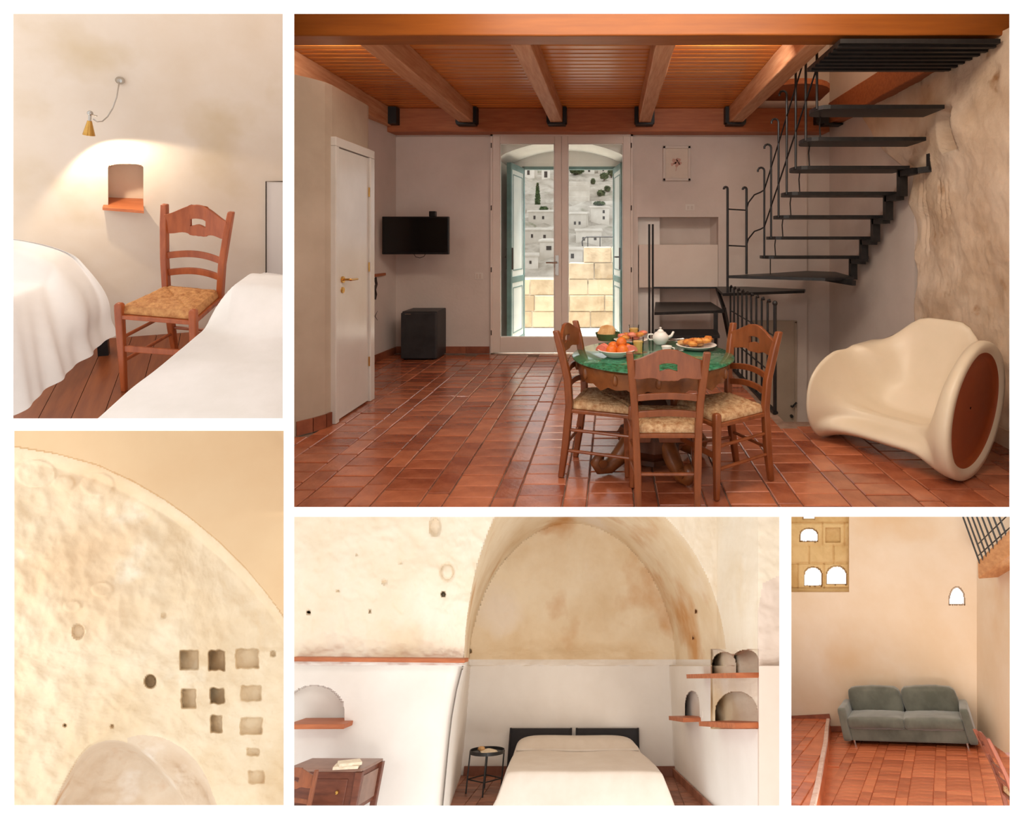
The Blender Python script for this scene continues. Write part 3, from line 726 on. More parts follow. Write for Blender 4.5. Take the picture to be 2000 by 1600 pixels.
HS = [(1034, 350, 20, 28, [(.4, .3, 5, 9)], 'pale house with one window at the hill crest near the shutter'),
      (1066, 352, 16, 26, [(.5, .2, 6, 12)], 'narrow house with a dark doorway on the crest'),
      (1148, 340, 26, 14, [(.6, .3, 4, 6)], 'low white house beside the green tree on the crest'),
      (1185, 338, 34, 12, [(.3, .3, 3, 5)], 'long low house at the end of the crest'),
      (1056, 436, 50, 22, [(.25, .35, 4, 7), (.6, .35, 4, 6)], 'wide pale house below the cypress'),
      (1050, 474, 56, 24, [(.3, .4, 4, 7), (.75, .3, 5, 8)], 'low flat house in the middle of the slope'),
      (1128, 444, 34, 26, [(.35, .2, 4, 6), (.62, .2, 4, 6)], 'white house with two small openings under the terraces'),
      (1172, 436, 36, 30, [(.7, .25, 4, 6), (.7, .65, 4, 6)], 'tall white house with two windows one above the other'),
      (1072, 502, 36, 30, [(.5, .45, 10, 8)], 'bright house with a framed window by the stairway'),
      (1150, 478, 50, 26, [(.3, .3, 5, 7), (.75, .35, 5, 7)], 'grey vaulted house above the parapet'),
      (1036, 525, 30, 24, [(.5, .4, 4, 6)], 'small house low on the slope beside the open shutter'),
      (1118, 515, 40, 26, [(.5, .4, 6, 9)], 'lowest house just above the stepped parapet')]
for x, y, w, h, wn, lb in HS: house(x, y, w, h, wn, lb)
def terr(x, y, w, h, label):
    q, Y = onhill(x, y); k = Y / F; t = thing('retaining_wall', label, 'wall', A, (q.x, Y, q.z - .3), group='terrace walls on the hillside')
    nr = max(3, int(h / 8))
    for r in range(nr):
        z0 = r * (h * k + .3) / nr; mb = MB(); mb.box((-w * k / 2, .35 * r, z0), (w * k / 2, 1.2 + .35 * r, z0 + (h * k + .3) / nr)); part('course', mb, M['house'], t, bevel=.05)
terr(1130, 398, 42, 46, 'stepped stone terrace wall in the middle of the slope'); terr(1050, 415, 44, 16, 'long low terrace wall under the cypress'); terr(1180, 402, 50, 10, 'low terrace wall beside the shrubs')
def foliage(mb, c, n, rx_, ry_, rz_, s, rn):
    for _ in range(n):
        while True:
            u = V((rn.uniform(-1, 1), rn.uniform(-1, 1), rn.uniform(-1, 1)))
            if u.length < 1: break
        p = V(c) + V((u.x * rx_, u.y * ry_, u.z * rz_)); d = V((rn.uniform(-1, 1), rn.uniform(-1, 1), rn.uniform(-1, 1))).normalized(); e = d.orthogonal().normalized()
        mb.face([p - d * s, p + e * s * .6, p + d * s, p - e * s * .6])
def tree(x, y, w, h, label, name='tree', n=500, cyp=False, group=None):
    q, Y = onhill(x, y); k = Y / F; t = thing(name, label, 'tree' if name != 'shrub' else 'shrub', A, (q.x, Y, q.z), group=group)
    mb = MB(); mb.tube([(0, 0, -.3), (0, 0, h * k * .5)], [.12, .05]); part('trunk', mb, M['carved_dark'], t)
    mb = MB(); rn = random.Random(int(x * 7 + y))
    if cyp:
        for i in range(10): f = i / 9; foliage(mb, (0, 0, h * k * (.08 + .9 * f)), n // 10, w * k / 2 * (1 - f) ** .6 + .05, w * k / 2 * (1 - f) ** .6 + .05, h * k * .07, .16, rn)
    else: foliage(mb, (0, 0, h * k * .55), n, w * k / 2, w * k / 2, h * k * .45, .22, rn)
    part('crown', mb, M['leaf'], t)
tree(1050, 404, 9, 44, 'slender dark cypress standing on the hillside', 'cypress', 900, True)
tree(1126, 342, 28, 18, 'green leafy tree on the hill crest', 'tree', 700)
for x, y, w, h, lb in ((1180, 352, 16, 14, 'bushy shrub high on the rocky slope'), (1194, 345, 14, 14, 'shrub beside the doorway edge high on the slope'), (1174, 384, 14, 12, 'round shrub in the middle of the rocky slope'), (1186, 374, 10, 10, 'small shrub above the round shrub on the slope'), (1158, 360, 7, 10, 'thin shrub beside the terrace wall'), (1062, 412, 14, 7, 'low shrub at the foot of the cypress'), (1170, 400, 22, 5, 'flat shrub along the low terrace wall')):
    tree(x, y, w, h, lb, 'shrub', 220)

# ================================================================== staircase
st = thing('staircase', 'black steel winding staircase climbing along the rough stone wall', 'staircase', A, (1.3, 6.0, 0)); SO = (1.3, 6.0, 0)
def spart(n, mb, mt='iron', **k): return part(n, mb, M[mt], st, off=SO, **k)
TR = [(1.237 + .2055 * k, 5.89 - .255 * k) for k in range(7)]
for k, (z, yn) in enumerate(TR):
    x1 = 2.73 if k < 4 else 2.62; pts = [(x1, yn), (x1, yn + .30), (1.72, yn + .30)]
    for i in range(1, 8):
        a = R(90 + i * 90 / 4); 
        pts.append((1.70 + .075 * math.cos(a) * 1.1, yn + .15 + .15 * math.sin(a)))
    pts.append((1.72, yn)); mb = MB(); mb.prism([(x, y, z - .032) for x, y in pts], (0, 0, .032)); spart('tread', mb)
mb = MB(); mb.box((1.55, 3.76, 2.74), (2.64, 4.40, 2.77))
for i in range(7): mb.box((1.55, 3.80 + i * .085, 2.725), (2.64, 3.83 + i * .085, 2.74))
spart('landing', mb)
def poly_tread(px, z, th=.03):
    mb = MB(); mb.prism([A.onz(x, y, z) - V((0, 0, th)) for x, y in px], (0, 0, th)); spart('tread', mb)
poly_tread([(1423, 538), (1500, 534), (1576, 529), (1632, 531), (1668, 541), (1612, 543)], 1.03)
poly_tread([(1398, 560), (1452, 559.5), (1573, 565), (1571, 567.5), (1412, 573)], .83)
poly_tread([(1280, 590), (1388, 590), (1414, 606), (1278, 610)], .64)
poly_tread([(1279, 643), (1400, 643), (1406, 655), (1277, 656)], .43)
mb = MB(); mb.box((.45, 5.35, .19), (1.14, 5.65, .22)); spart('tread', mb)
# zigzag stringer near the wall
mb = MB(); X = 2.62; q = []
for k in range(0, 5):
    z, yn = TR[k]; q += [V((X, yn + .13, z - .05))]; 
    if k < 4: q += [V((X, yn + .13 - .255, z - .05))]
for k in range(5):
    z, yn = TR[k]; yv = yn + .13
    mb.box((X - .035, yv - .03, z - .26), (X + .035, yv + .03, z - .03)); mb.box((X - .035, yv - .255 + .03, z - .085), (X + .035, yv, z - .03))
z, yn = TR[4]; mb.bar((X, yn - .12, z - .06), (2.72, yn - .16, z - .05), .05, .05); mb.bar((2.71, yn - .16, z - .06), (2.71, yn - .16, z + .08), .045, .05)
spart('stringer', mb)
mb = MB(); mb.bar(A.onz(1612, 544, 1.0), A.onz(1668, 553, .98), .05, .05); spart('bracket', mb)
# balusters with hooked tops, rails and hanging links
def hook_bar(x, y, z0, z1, r=.011, hr=.035):
    mb = MB(); path = [(x, y, z0), (x, y, z1 - hr)] + [(x - hr * (1 - math.cos(a)), y, z1 - hr + hr * math.sin(a)) for a in (R(30), R(60), R(90), R(130), R(170), R(200))]
    mb.tube(path, r, 8); return mb
for k, (z, yn) in enumerate(TR):
    spart('baluster', hook_bar(1.635, yn + .06, z - .02, z + .95))
    if k: mb = MB(); mb.tube([(1.745, yn + .28, z - .03), (1.738, yn + .28, z - .09), (1.745, yn + .28, TR[k - 1][0])], .006, 6); spart('hanging_link', mb)
mb = MB(); mb.tube([(1.74, TR[0][1] + .2, TR[0][0] - .03), (1.74, TR[0][1] + .2, 1.03)], .006, 6); spart('hanging_link', mb)
P1, P2 = A.ony(1421, 572, 6.07), A.ony(1458, 531, 6.12)
spart('baluster', hook_bar(P1.x, 6.07, .80, 1.99, .014, .02)); spart('baluster', hook_bar(P2.x, 6.12, 1.03, 1.99, .014, .02))
for oz in (.71, .31):
    a = V((1.635, TR[0][1] + .06, TR[0][0] + oz)); e = V((1.635, TR[6][1] + .06, TR[6][0] + oz)); b = V((P2.x, 6.12, a.z - .21)); c = V((P1.x, 6.07, a.z - .20))
    mb = MB(); mb.tube([c, b, lerp(b, a, .12) + V((0, 0, .06)), lerp(b, a, .45) + V((0, 0, .07)), lerp(b, a, .8) + V((0, 0, .02)), a, lerp(a, e, .5), e], .008, 6); spart('handrail', mb)
for x in (1268, 1275):
    mb = MB(); a = A.ony(x, 438, 5.75); mb.tube([V((a.x, 5.75, .0)), a], .011, 8); spart('newel_post', mb)
mb = MB(); a = A.onz(1391, 606, .62); mb.bar(V((a.x, 6.0, .43)), V((a.x, 6.0, .62)), .04, .04); mb.bar(V((a.x, 6.0, 0)), V((a.x, 6.0, .41)), .03, .03); mb.bar(A.onz(1414, 606, .62), A.onz(1424, 655, .30), .03, .09); mb.bar(A.onz(1400, 562, .81), A.onz(1414, 603, .64), .03, .05)
mb.bar(A.onz(1276, 562, .82), A.onz(1398, 562, .82), .02, .02); spart('support_frame', mb)
# railing round the well
wr = thing('well_railing', 'low black iron railing beside the stair well', 'railing', A, (1.32, 5.2, 0)); WO = (1.32, 5.2, 0)
mb = MB(); mb.tube([(1.32, 4.49, -.02), (1.32, 4.49, .885)], .015, 10); mb.blob((1.32, 4.49, .89), .022); part('post', mb, M['iron'], wr, off=WO)
for i in range(9):
    y = 4.70 + i * .185; mb = MB(); mb.tube([(1.32, y, -.01), (1.32, y, .87), (1.32, y - .02, .895), (1.32, y - .05, .90), (1.32, y - .07, .885)], .010, 8); part('baluster', mb, M['iron'], wr, off=WO)
for z in (.30, .62):
    mb = MB(); mb.tube([(1.32, 4.49, z), (1.32, 6.2, z)], .007, 6); part('rail', mb, M['iron'], wr, off=WO)
mb = MB(); mb.box((1.30, 4.47, -.005), (1.34, 6.3, .012)); part('base_rail', mb, M['iron'], wr, off=WO)
# ================================================================== ladder-back chair (front towards -y)
def rail_mesh(x0, x1, top, bot, yc, th, hole=None, n=24):
    """curved board between the posts; hole = (x0, x1, zlo(x), zhi(x))"""
    mb = MB()
    xs = frange(x0, x1, (x1 - x0) / n)
    if hole: xs = sorted(set([round(x, 5) for x in xs if abs(x - hole[0]) > .003 and abs(x - hole[1]) > .003] + [hole[0], hole[1]]))
    def strip(a, b, zl, zh):
        xx = [x for x in xs if a - 1e-6 <= x <= b + 1e-6]; f = [[V((x, yc(x) - th / 2, zl(x))) for x in xx], [V((x, yc(x) - th / 2, zh(x))) for x in xx], [V((x, yc(x) + th / 2, zh(x))) for x in xx], [V((x, yc(x) + th / 2, zl(x))) for x in xx]]
        m = len(xx); mb.grid(f + [f[0]])
        for i in (0, m - 1): mb.face([f[k][i] for k in range(4)])
    if not hole: strip(x0, x1, bot, top)
    else:
        h0, h1, zl, zh = hole; strip(x0, h0, bot, top); strip(h1, x1, bot, top); strip(h0, h1, bot, zl); strip(h0, h1, zh, top)
    return mb
def make_chair(name, label, group, wood, rush):
    t = thing(name, label, 'chair', A, group=group)
    def post(s):
        p = [(.150, .245, 0), (.155, .215, .2), (.163, .19, .44), (.172, .198, .6), (.188, .235, .78), (.198, .262, .885)]
        mb = MB(); rows = []
        for i, (x, y, z) in enumerate(p):
            w, d = (.030, .034) if i == 0 else (.038, .042) if i < 5 else (.036, .034)
            rows.append([V((s * x - w / 2, y - d / 2, z)), V((s * x + w / 2, y - d / 2, z)), V((s * x + w / 2, y + d / 2, z)), V((s * x - w / 2, y + d / 2, z))])
        mb.grid(rows, close=True); mb.face(rows[0][::-1]); mb.face(rows[-1]); part('back_post', mb, wood, t, bevel=.006, weld=True, smooth=True)
        mb = MB(); rows = []
        for z, w in ((0, .028), (.25, .036), (.44, .040), (.465, .038), (.475, .026)):
            x, y = s * lerp(.198, .2, z), -.19; rows.append([V((x - w / 2, y - w / 2, z)), V((x + w / 2, y - w / 2, z)), V((x + w / 2, y + w / 2, z)), V((x - w / 2, y + w / 2, z))])
        mb.grid(rows, close=True); mb.face(rows[0][::-1]); mb.face(rows[-1]); part('leg', mb, wood, t, bevel=.006, weld=True, smooth=True)
    post(-1); post(1)
    cv = lambda y0: (lambda x: y0 + .028 * (1 - (x / .18) ** 2))
    c = lambda x: clamp(math.cos(math.pi / 2 * min(1, abs(x) / .185)))
    mb = rail_mesh(-.185, .185, lambda x: .835 + .066 * c(x) ** 1.5, lambda x: .735 - .012 * math.cos(x * 34) * c(x) + (.006 if abs(x) < .02 else 0), cv(.236), .02,
                   hole=(-.048, .048, lambda x: .788 + .006 * math.cos(x * 66), lambda x: .826 - .010 * (abs(x) / .048) ** 3))
    part('top_rail', mb, wood, t, weld=True, bevel=.003)
    for z, hw in ((.62, .172), (.525, .168)):
        mb = rail_mesh(-hw, hw, lambda x, z=z: z + .012 + .022 * c(x), lambda x, z=z: z - .024 + .022 * c(x), cv(.198 if z > .6 else .192), .018); part('slat', mb, wood, t, weld=True, bevel=.003)
    # woven rush seat: four triangular fields of ridges
    n = 44; rows = []
    for i in range(n + 1):
        v = -1 + 2 * i / n; r = []
        for k in range(n + 1):
            u = -1 + 2 * k / n; hw = lerp(.195, .158, (v + 1) / 2)
            y = v * .185; s = abs(u) if abs(u) > abs(v) else abs(v); d = (v if abs(u) > abs(v) else u)
            z = .452 + .016 * (1 - s ** 6) + .0028 * math.sin((s) * 55) - .010 * math.exp(-((abs(abs(u) - abs(v))) / .05) ** 2) * (s > .05) + .004 * noise.noise(V((u * 4, v * 4, 0)))
            if s > .985: z = .430
            r.append(V((u * hw, y, z)))
        rows.append(r)
    mb = MB(); mb.grid(rows); bot = [V((-.195, -.185, .418)), V((.195, -.185, .418)), V((.158, .185, .418)), V((-.158, .185, .418))]; mb.face(bot[::-1])
    ring = rows[0][:-1] + [r[-1] for r in rows[:-1]] + rows[-1][:0:-1] + [r[0] for r in rows[:0:-1]]
    mb.grid([ring, [V((p.x, p.y, .418)) for p in ring]], close=True)
    part('rush_seat', mb, rush, t, smooth='all', weld=True)
    fr = MB(); fr.bar((-.19, -.19, .405), (.19, -.19, .405), .03, .022); fr.bar((-.16, .19, .405), (.16, .19, .405), .03, .022); fr.bar((-.195, -.19, .405), (-.16, .19, .405), .03, .022); fr.bar((.195, -.19, .405), (.16, .19, .405), .03, .022)
    part('seat_frame', fr, wood, t, bevel=.004)
    def st_(a, b, r=.0095): mb = MB(); mb.tube([a, b], r, 8); part('stretcher', mb, wood, t, smooth=True)
    for s in (-1, 1):
        for z in (.29, .165): st_((s * .197, -.185, z), (s * .156, .21, z))
    mb = MB(); mb.bar((-.19, -.19, .235), (.19, -.19, .235), .014, .034); part('stretcher', mb, wood, t, bevel=.004)
    st_((-.15, .215, .20), (.15, .215, .20))
    return t
CH = make_chair('dining_chair', 'ladder-back rush chair seen from behind, pushed to the table', 'rush chairs round the table', M['wood'], M['rush'])
put(CH, A, (.285, 3.075, 0), 180, (1, 1, .935))
def chair_at(room, loc, rot, label, group, scale=(1, 1, 1)):
    c = copy_tree(CH); put(c, room, loc, rot, scale); c['label'] = label
    if group: c['group'] = group
    else: del c['group']
    return c
chair_at(A, (-.03, 3.37, 0), 78, 'ladder-back rush chair in front of the glazed doors', 'rush chairs round the table', (1.05, 1, .985))
chair_at(A, (.635, 3.235, 0), -62, 'ladder-back rush chair beside the stair well railing', 'rush chairs round the table', (1, 1, .985))

# ================================================================== round table
TX, TY, TZ = .25, 3.45, .69
tb = thing('round_table', 'round green glass table on a carved walnut pedestal', 'table', A, (TX, TY, 0))
mb = MB(); mb.lathe([(0, TZ - .014), (.492, TZ - .014), (.50, TZ - .010), (.50, TZ - .004), (.494, TZ), (0, TZ)], seg=72); part('glass_top', mb, M['greenglass'], tb, smooth=True)
mb = MB(); seg = 96; rows = []
for rr, zf in ((.455, TZ - .016), (.468, TZ - .03), (.462, TZ - .075), (.452, None), (.44, None), (.44, TZ - .016)):
    r = []
    for k in range(seg):
        a = 2 * math.pi * k / seg; zz = zf if zf is not None else TZ - .112 - .022 * abs(math.sin(a * 6)) - .012 * math.cos(a * 24)
        q = rr * (1 + .012 * math.cos(a * 12) * (zf != TZ - .016)); r.append(V((q * math.cos(a), q * math.sin(a), zz)))
    rows.append(r)
mb.grid(rows, close=True); mb.lathe([(0, TZ - .03), (.45, TZ - .03), (.45, TZ - .016), (0, TZ - .016)], seg=48); part('carved_apron', mb, M['carved'], tb, smooth=True)
for k in range(12):
    a = 2 * math.pi * k / 12; mb = MB(); mb.blob((.468 * math.cos(a), .468 * math.sin(a), TZ - .065), .03, sc=(.55, .55, 1.1), nz=.3); part('carved_rosette', mb, M['carved'], tb, smooth='all')
mb = MB(); mb.lathe([(.17, TZ - .03), (.17, .58), (.10, .54), (.085, .46), (.12, .40), (.15, .34), (.14, .28), (.20, .24), (.21, .14), (.17, .10), (.12, .06), (.12, .03)][::-1], seg=8); part('pedestal', mb, M['carved_dark'], tb)
for k in range(4):
    a = R(28 + 90 * k); d = V((math.cos(a), math.sin(a), 0)); mb = MB()
    mb.tube([d * .10 + V((0, 0, .22)), d * .17 + V((0, 0, .17)), d * .24 + V((0, 0, .09)), d * .31 + V((0, 0, .045)), d * .37 + V((0, 0, .05)), d * .395 + V((0, 0, .085)), d * .375 + V((0, 0, .115)), d * .35 + V((0, 0, .10))], [.05, .055, .05, .043, .038, .034, .028, .018], 10)
    f = part('scroll_foot', mb, M['carved'], tb, smooth='all')
    mb = MB(); q = d.cross(V((0, 0, 1))); mb.tube([d * .365 + V((0, 0, .085)) - q * .045, d * .365 + V((0, 0, .085)) + q * .045], .024, 10); part('scroll_end', mb, M['carved'], f, smooth=True)

# ------------------------------------------------------------------ breakfast on the table
def tp(x, y): q = A.onz(x, y, TZ); q.z = TZ + .001; return q
def dish(name, label, c, r, h, cat='plate', flat=.6):
    mb = MB(); mb.lathe([(0, .0), (r * flat, 0), (r * (flat + .12), .006), (r, h), (r - .006, h + .002), (r * flat, .012), (0, .010)], seg=36)
    o = mb.build(name, M['china'], None, smooth=True); put(o, A, c); return tag(o, label, cat)
def fruit(name, label, c, r, mt, group=None, sc=(1, 1, 1), cat='fruit', nz=.05, seg=14):
    mb = MB(); mb.blob((0, 0, 0), r, seg, 10, sc=sc, nz=nz); o = mb.build(name, M[mt], None, smooth='all'); put(o, A, c, random.uniform(0, 360)); return tag(o, label, cat, group)
c = tp(1204, 697); dish('fruit_bowl', 'shallow white bowl of oranges and melon on the green table', c, .115, .045, 'bowl', .45)
for i, (dx, dy, dz, r) in enumerate(((-.03, -.045, .045, .034), (.035, -.05, .047, .036), (.01, .01, .05, .034), (.065, .005, .05, .030), (-.02, .035, .052, .034), (.03, -.01, .088, .032))):
    fruit('orange', 'orange in the white fruit bowl', c + V((dx, dy, dz)), r, 'orange', 'oranges in the fruit bowl')
for i, (dx, dy, a) in enumerate(((-.085, -.01, 150), (-.075, .03, 130), (.085, -.03, 20))):
    mb = MB(); pts = [(.045 * math.cos(R(q)), .045 * math.sin(R(q)) * .9) for q in range(0, 181, 20)]; mb.prism([(x, -.009, y) for x, y in pts], (0, .018, 0)); o = mb.build('melon_slice', M['melon'], None, bevel=.003)
    put(o, A, c + V((dx, dy, .035)), a); tag(o, 'pink melon slice in the white fruit bowl', 'fruit', 'melon slices in the fruit bowl')
c = tp(1187, 664); mb = MB(); mb.lathe([(.0, 0), (.07, 0), (.09, .05), (.086, .05), (.066, .006), (0, .006)], seg=24); o = mb.build('bread_basket', M['leaf'], None, smooth=True); put(o, A, c); tag(o, 'small dark green basket holding sliced bread', 'basket')
for i in range(4):
    mb = MB(); pts = [(-.055, 0), (.055, 0), (.06, .05), (.045, .085), (0, .095), (-.045, .085), (-.06, .05)]; mb.prism([(x, 0, y) for x, y in pts], (0, .014, 0)); o = mb.build('bread_slice', M['bread'], None, bevel=.004)
    o.matrix_world = A.M @ Matrix.Translation(c + V((-.02 + .008 * i, -.045 + .028 * i, .012))) @ Matrix.Rotation(R(8 * i - 12), 4, 'Z') @ Matrix.Rotation(R(-28), 4, 'X'); tag(o, 'bread slice standing in the green basket', 'bread', 'bread slices in the basket')
c = tp(1232, 668); dish('pastry_plate', 'white plate heaped with tomato toasts near the bread basket', c, .12, .02)
for i in range(9):
    a = i * 2.4; r = .03 + .008 * i; fruit('tomato_toast', 'small toast with tomato on the heaped plate', c + V((r * math.cos(a), r * math.sin(a), .03 + .014 * (i % 3))), .027, 'pastry' if i % 2 else 'melon', 'toasts on the heaped plate', (1.2, 1, .6), 'toast', .25)
c = tp(1360, 681); dish('cake_plate', 'white plate of golden pastries on the stair side of the table', c, .132, .026)
for i in range(10):
    a = i * 2.4; r = .02 + .0085 * i; fruit('golden_pastry', 'golden pastry on the plate at the stair side', c + V((r * math.cos(a), r * math.sin(a), .032 + .013 * (i % 3))), .030, 'pastry' if i % 3 else 'bread', 'pastries on the plate at the stair side', (1.3, .9, .6), 'pastry', .3)
def tumbler(x, y, label):
    c = tp(x, y); t = thing('juice_glass', label, 'glass', A, c, group='glasses of juice on the table')
    mb = MB(); mb.lathe([(0, 0), (.033, 0), (.037, .10), (.035, .10), (.031, .006), (0, .006)], seg=24); part('tumbler', mb, M['tumbler'], t, smooth=True)
    mb = MB(); mb.lathe([(0, .007), (.0305, .007), (.034, .075), (0, .075)], seg=24); part('juice', mb, M['juice'], t, smooth=True)
tumbler(1246, 690, 'glass of orange juice beside the fruit bowl'); tumbler(1238, 662, 'glass of pale juice behind the heaped plate')
c = tp(1290, 672); t = thing('teapot', 'white china teapot in the middle of the green table', 'teapot', A, c)
mb = MB(); mb.lathe([(0, 0), (.035, 0), (.055, .03), (.055, .055), (.035, .08), (.02, .085), (0, .085)], seg=24); part('body', mb, M['china'], t, smooth=True)
mb = MB(); mb.lathe([(0, .085), (.024, .086), (.014, .098), (.006, .102), (.009, .112), (0, .116)], seg=16); part('lid', mb, M['china'], t, smooth=True)
mb = MB(); mb.tube([(.045, 0, .04), (.075, 0, .055), (.09, 0, .085)], [.014, .010, .007]); part('spout', mb, M['china'], t, smooth='all')
mb = MB(); mb.tube([(-.05, 0, .065), (-.08, 0, .065), (-.088, 0, .045), (-.075, 0, .028), (-.05, 0, .03)], .006); part('handle', mb, M['china'], t, smooth='all')
c = tp(1302, 692); t = thing('coffee_cup', 'white cup on a saucer in front of the teapot', 'cup', A, c)
mb = MB(); mb.lathe([(0, 0), (.03, 0), (.062, .010), (.060, .013), (.028, .006), (0, .006)], seg=28); part('saucer', mb, M['china'], t, smooth=True)
mb = MB(); mb.lathe([(0, .008), (.02, .008), (.034, .05), (.031, .05), (.018, .014), (0, .014)], seg=24); part('bowl', mb, M['china'], t, smooth=True)
mb = MB(); mb.tube([(.03, 0, .042), (.048, 0, .038), (.046, 0, .022), (.026, 0, .018)], .004); part('handle', mb, M['china'], t, smooth='all')
for i, (x, y) in enumerate(((1320, 664), (1327, 668))):
    c = tp(x, y); mb = MB(); mb.tube([(-.09, 0, .004), (.0, 0, .004), (.03, 0, .005), (.05, 0, .006), (.075, 0, .005)], [.004, .0035, .009, .012, .004], 8); o = mb.build('spoon', M['chrome'], None, smooth='all'); put(o, A, c, -12 + 6 * i); tag(o, 'steel spoon lying behind the teapot', 'cutlery', 'spoons behind the teapot')

# ================================================================== television corner
a, b = ap(746, 497, 6.4), ap(876, 423, 6.4)
t = thing('television', 'flat black television on the wall above the small fridge', 'television', A, ((a.x + b.x) / 2, 6.4, a.z)); TO = ((a.x + b.x) / 2, 6.4, a.z)
mb = MB(); mb.box((a.x, 6.4, a.z), (b.x, 6.45, b.z)); part('casing', mb, M['black'], t, off=TO, bevel=.006)
mb = MB(); mb.box((a.x + .015, 6.396, a.z + .025), (b.x - .015, 6.402, b.z - .015)); part('screen', mb, M['screen'], t, off=TO)
mb = MB(); mb.box((-2.35, 6.45, a.z + .15), (-2.2, 6.89, a.z + .3)); part('wall_bracket', mb, M['black'], t, off=TO)
mb = MB(); p = [ap(808, 496, 6.42), ap(812, 502, 6.41), ap(820, 504, 6.41), ap(828, 501, 6.41), ap(831, 496, 6.42)]; mb.tube(p, .004, 6); part('cable', mb, M['cable'], t, off=TO)
mb = MB(); q = ap(845, 423, 6.42); mb.box((q.x - .038, 6.40, q.z), (q.x + .038, 6.46, q.z + .062)); solo('set_top_box', mb, M['black'], 'small black box standing on top of the television', 'box', A, (q.x, 6.42, q.z), bevel=.006)
a, b = ap(783.5, 703.5, 6.48), ap(852, 609, 6.48); FO = (a.x, 6.48, 0)
t = thing('mini_fridge', 'small dark grey fridge on the floor under the television', 'fridge', A, FO)
mb = MB(); mb.box((a.x, 6.505, .008), (b.x, 6.865, b.z)); part('cabinet', mb, M['fridge'], t, off=FO, bevel=.008)
mb = MB(); mb.box((a.x, 6.465, .02), (b.x, 6.50, b.z - .012)); part('door', mb, M['fridge'], t, off=FO, bevel=.01)
mb = MB(); mb.box((a.x + .05, 6.462, b.z - .03), (a.x + .12, 6.466, b.z - .022)); part('badge', mb, M['chrome'], t, off=FO)
mb = MB()
for x in (a.x + .04, b.x - .04):
    for y in (6.53, 6.83): mb.tube([(x, y, 0), (x, y, .012)], .015)
part('foot', mb, M['black'], t, off=FO)
def plate(name, x0, y0, x1, y1, label, cat, bits):
    Y = BW - .008; t = thing(name, label, cat, A, ap((x0 + x1) / 2, y1, BW)); off = ap((x0 + x1) / 2, y1, BW)
    mb = MB(); rect(mb, x0, y0, x1, y1, Y, BW + .002); part('plate', mb, M['switch'], t, off=off, bevel=.002)
    for (u0, v0, u1, v1) in bits: mb = MB(); rect(mb, u0, v0, u1, v1, Y - .004, Y + .002); part('rocker', mb, M['frame'], t, off=off, bevel=.001)
plate('light_switch', 927, 533, 943, 546, 'white double switch plate beside the glazed doors', 'switch', [(930, 535, 934, 544), (936, 535, 940, 544)])
plate('wall_socket', 1339, 399, 1356, 411, 'pale switch plate above the niche', 'switch', [(1342, 402, 1347, 409), (1349, 402, 1354, 409)])
# framed print
t = thing('framed_print', 'pale framed flower print beside the glazed doors', 'picture', A, ap(1322, 353, BW)); off = ap(1322, 353, BW)
mb = MB()
for q in ((1295, 285, 1349, 290), (1295, 348, 1349, 353), (1295, 285, 1300, 353), (1344, 285, 1349, 353)): rect(mb, *q, BW - .03, BW)
part('frame', mb, M['frame'], t, off=off, bevel=.004)
mb = MB(); rect(mb, 1299, 289, 1345, 349, BW - .012, BW); part('print', mb, M['paper'], t, off=off)
mb = MB()
for i, (x, y, r) in enumerate(((1318, 315, .035), (1325, 313, .03), (1322, 321, .032), (1328, 319, .022), (1313, 321, .02))):
    p = ap(x, y, BW - .0135); mb.lathe([(0, 0), (r, 0), (r, .001), (0, .001)], p, seg=9, axis=(0, 1, 0), fn=lambda a, z: 1 + .25 * math.sin(3 * a))
p = ap(1322, 322, BW - .0135); q = ap(1320, 334, BW - .0135); mb.tube([p, q], .004, 5)
part('painted_flower', mb, M['pink'], t, off=off)
# intercom with hanging cable on the side wall
t = thing('wall_bracket', 'small wooden wall bracket with tangled cables beside the partition', 'wall bracket', A, (-2.75, 6.3, 1.0)); off = (-2.75, 6.3, 1.0)
p = lambda x, y: A.onx(x, y, -2.735)
mb = MB(); a = p(727, 541); b = p(748, 537); mb.box((-2.78, a.y, a.z), (-2.70, b.y, a.z + .03)); part('bracket', mb, M['beam_dark'], t, off=off)
mb = MB(); mb.tube([p(732, 543), p(734, 555), p(731, 566), p(733, 575), p(731, 584)], .022, 8); part('coiled_cable', mb, M['cable'], t, off=off)
mb = MB(); mb.tube([p(738, 543), p(743, 560), p(739, 580), p(742, 595), p(746, 606), p(751, 622), p(746, 631), p(738, 628), p(732, 618), p(740, 600)], .006, 6); part('loose_cable', mb, M['cable'], t, off=off)

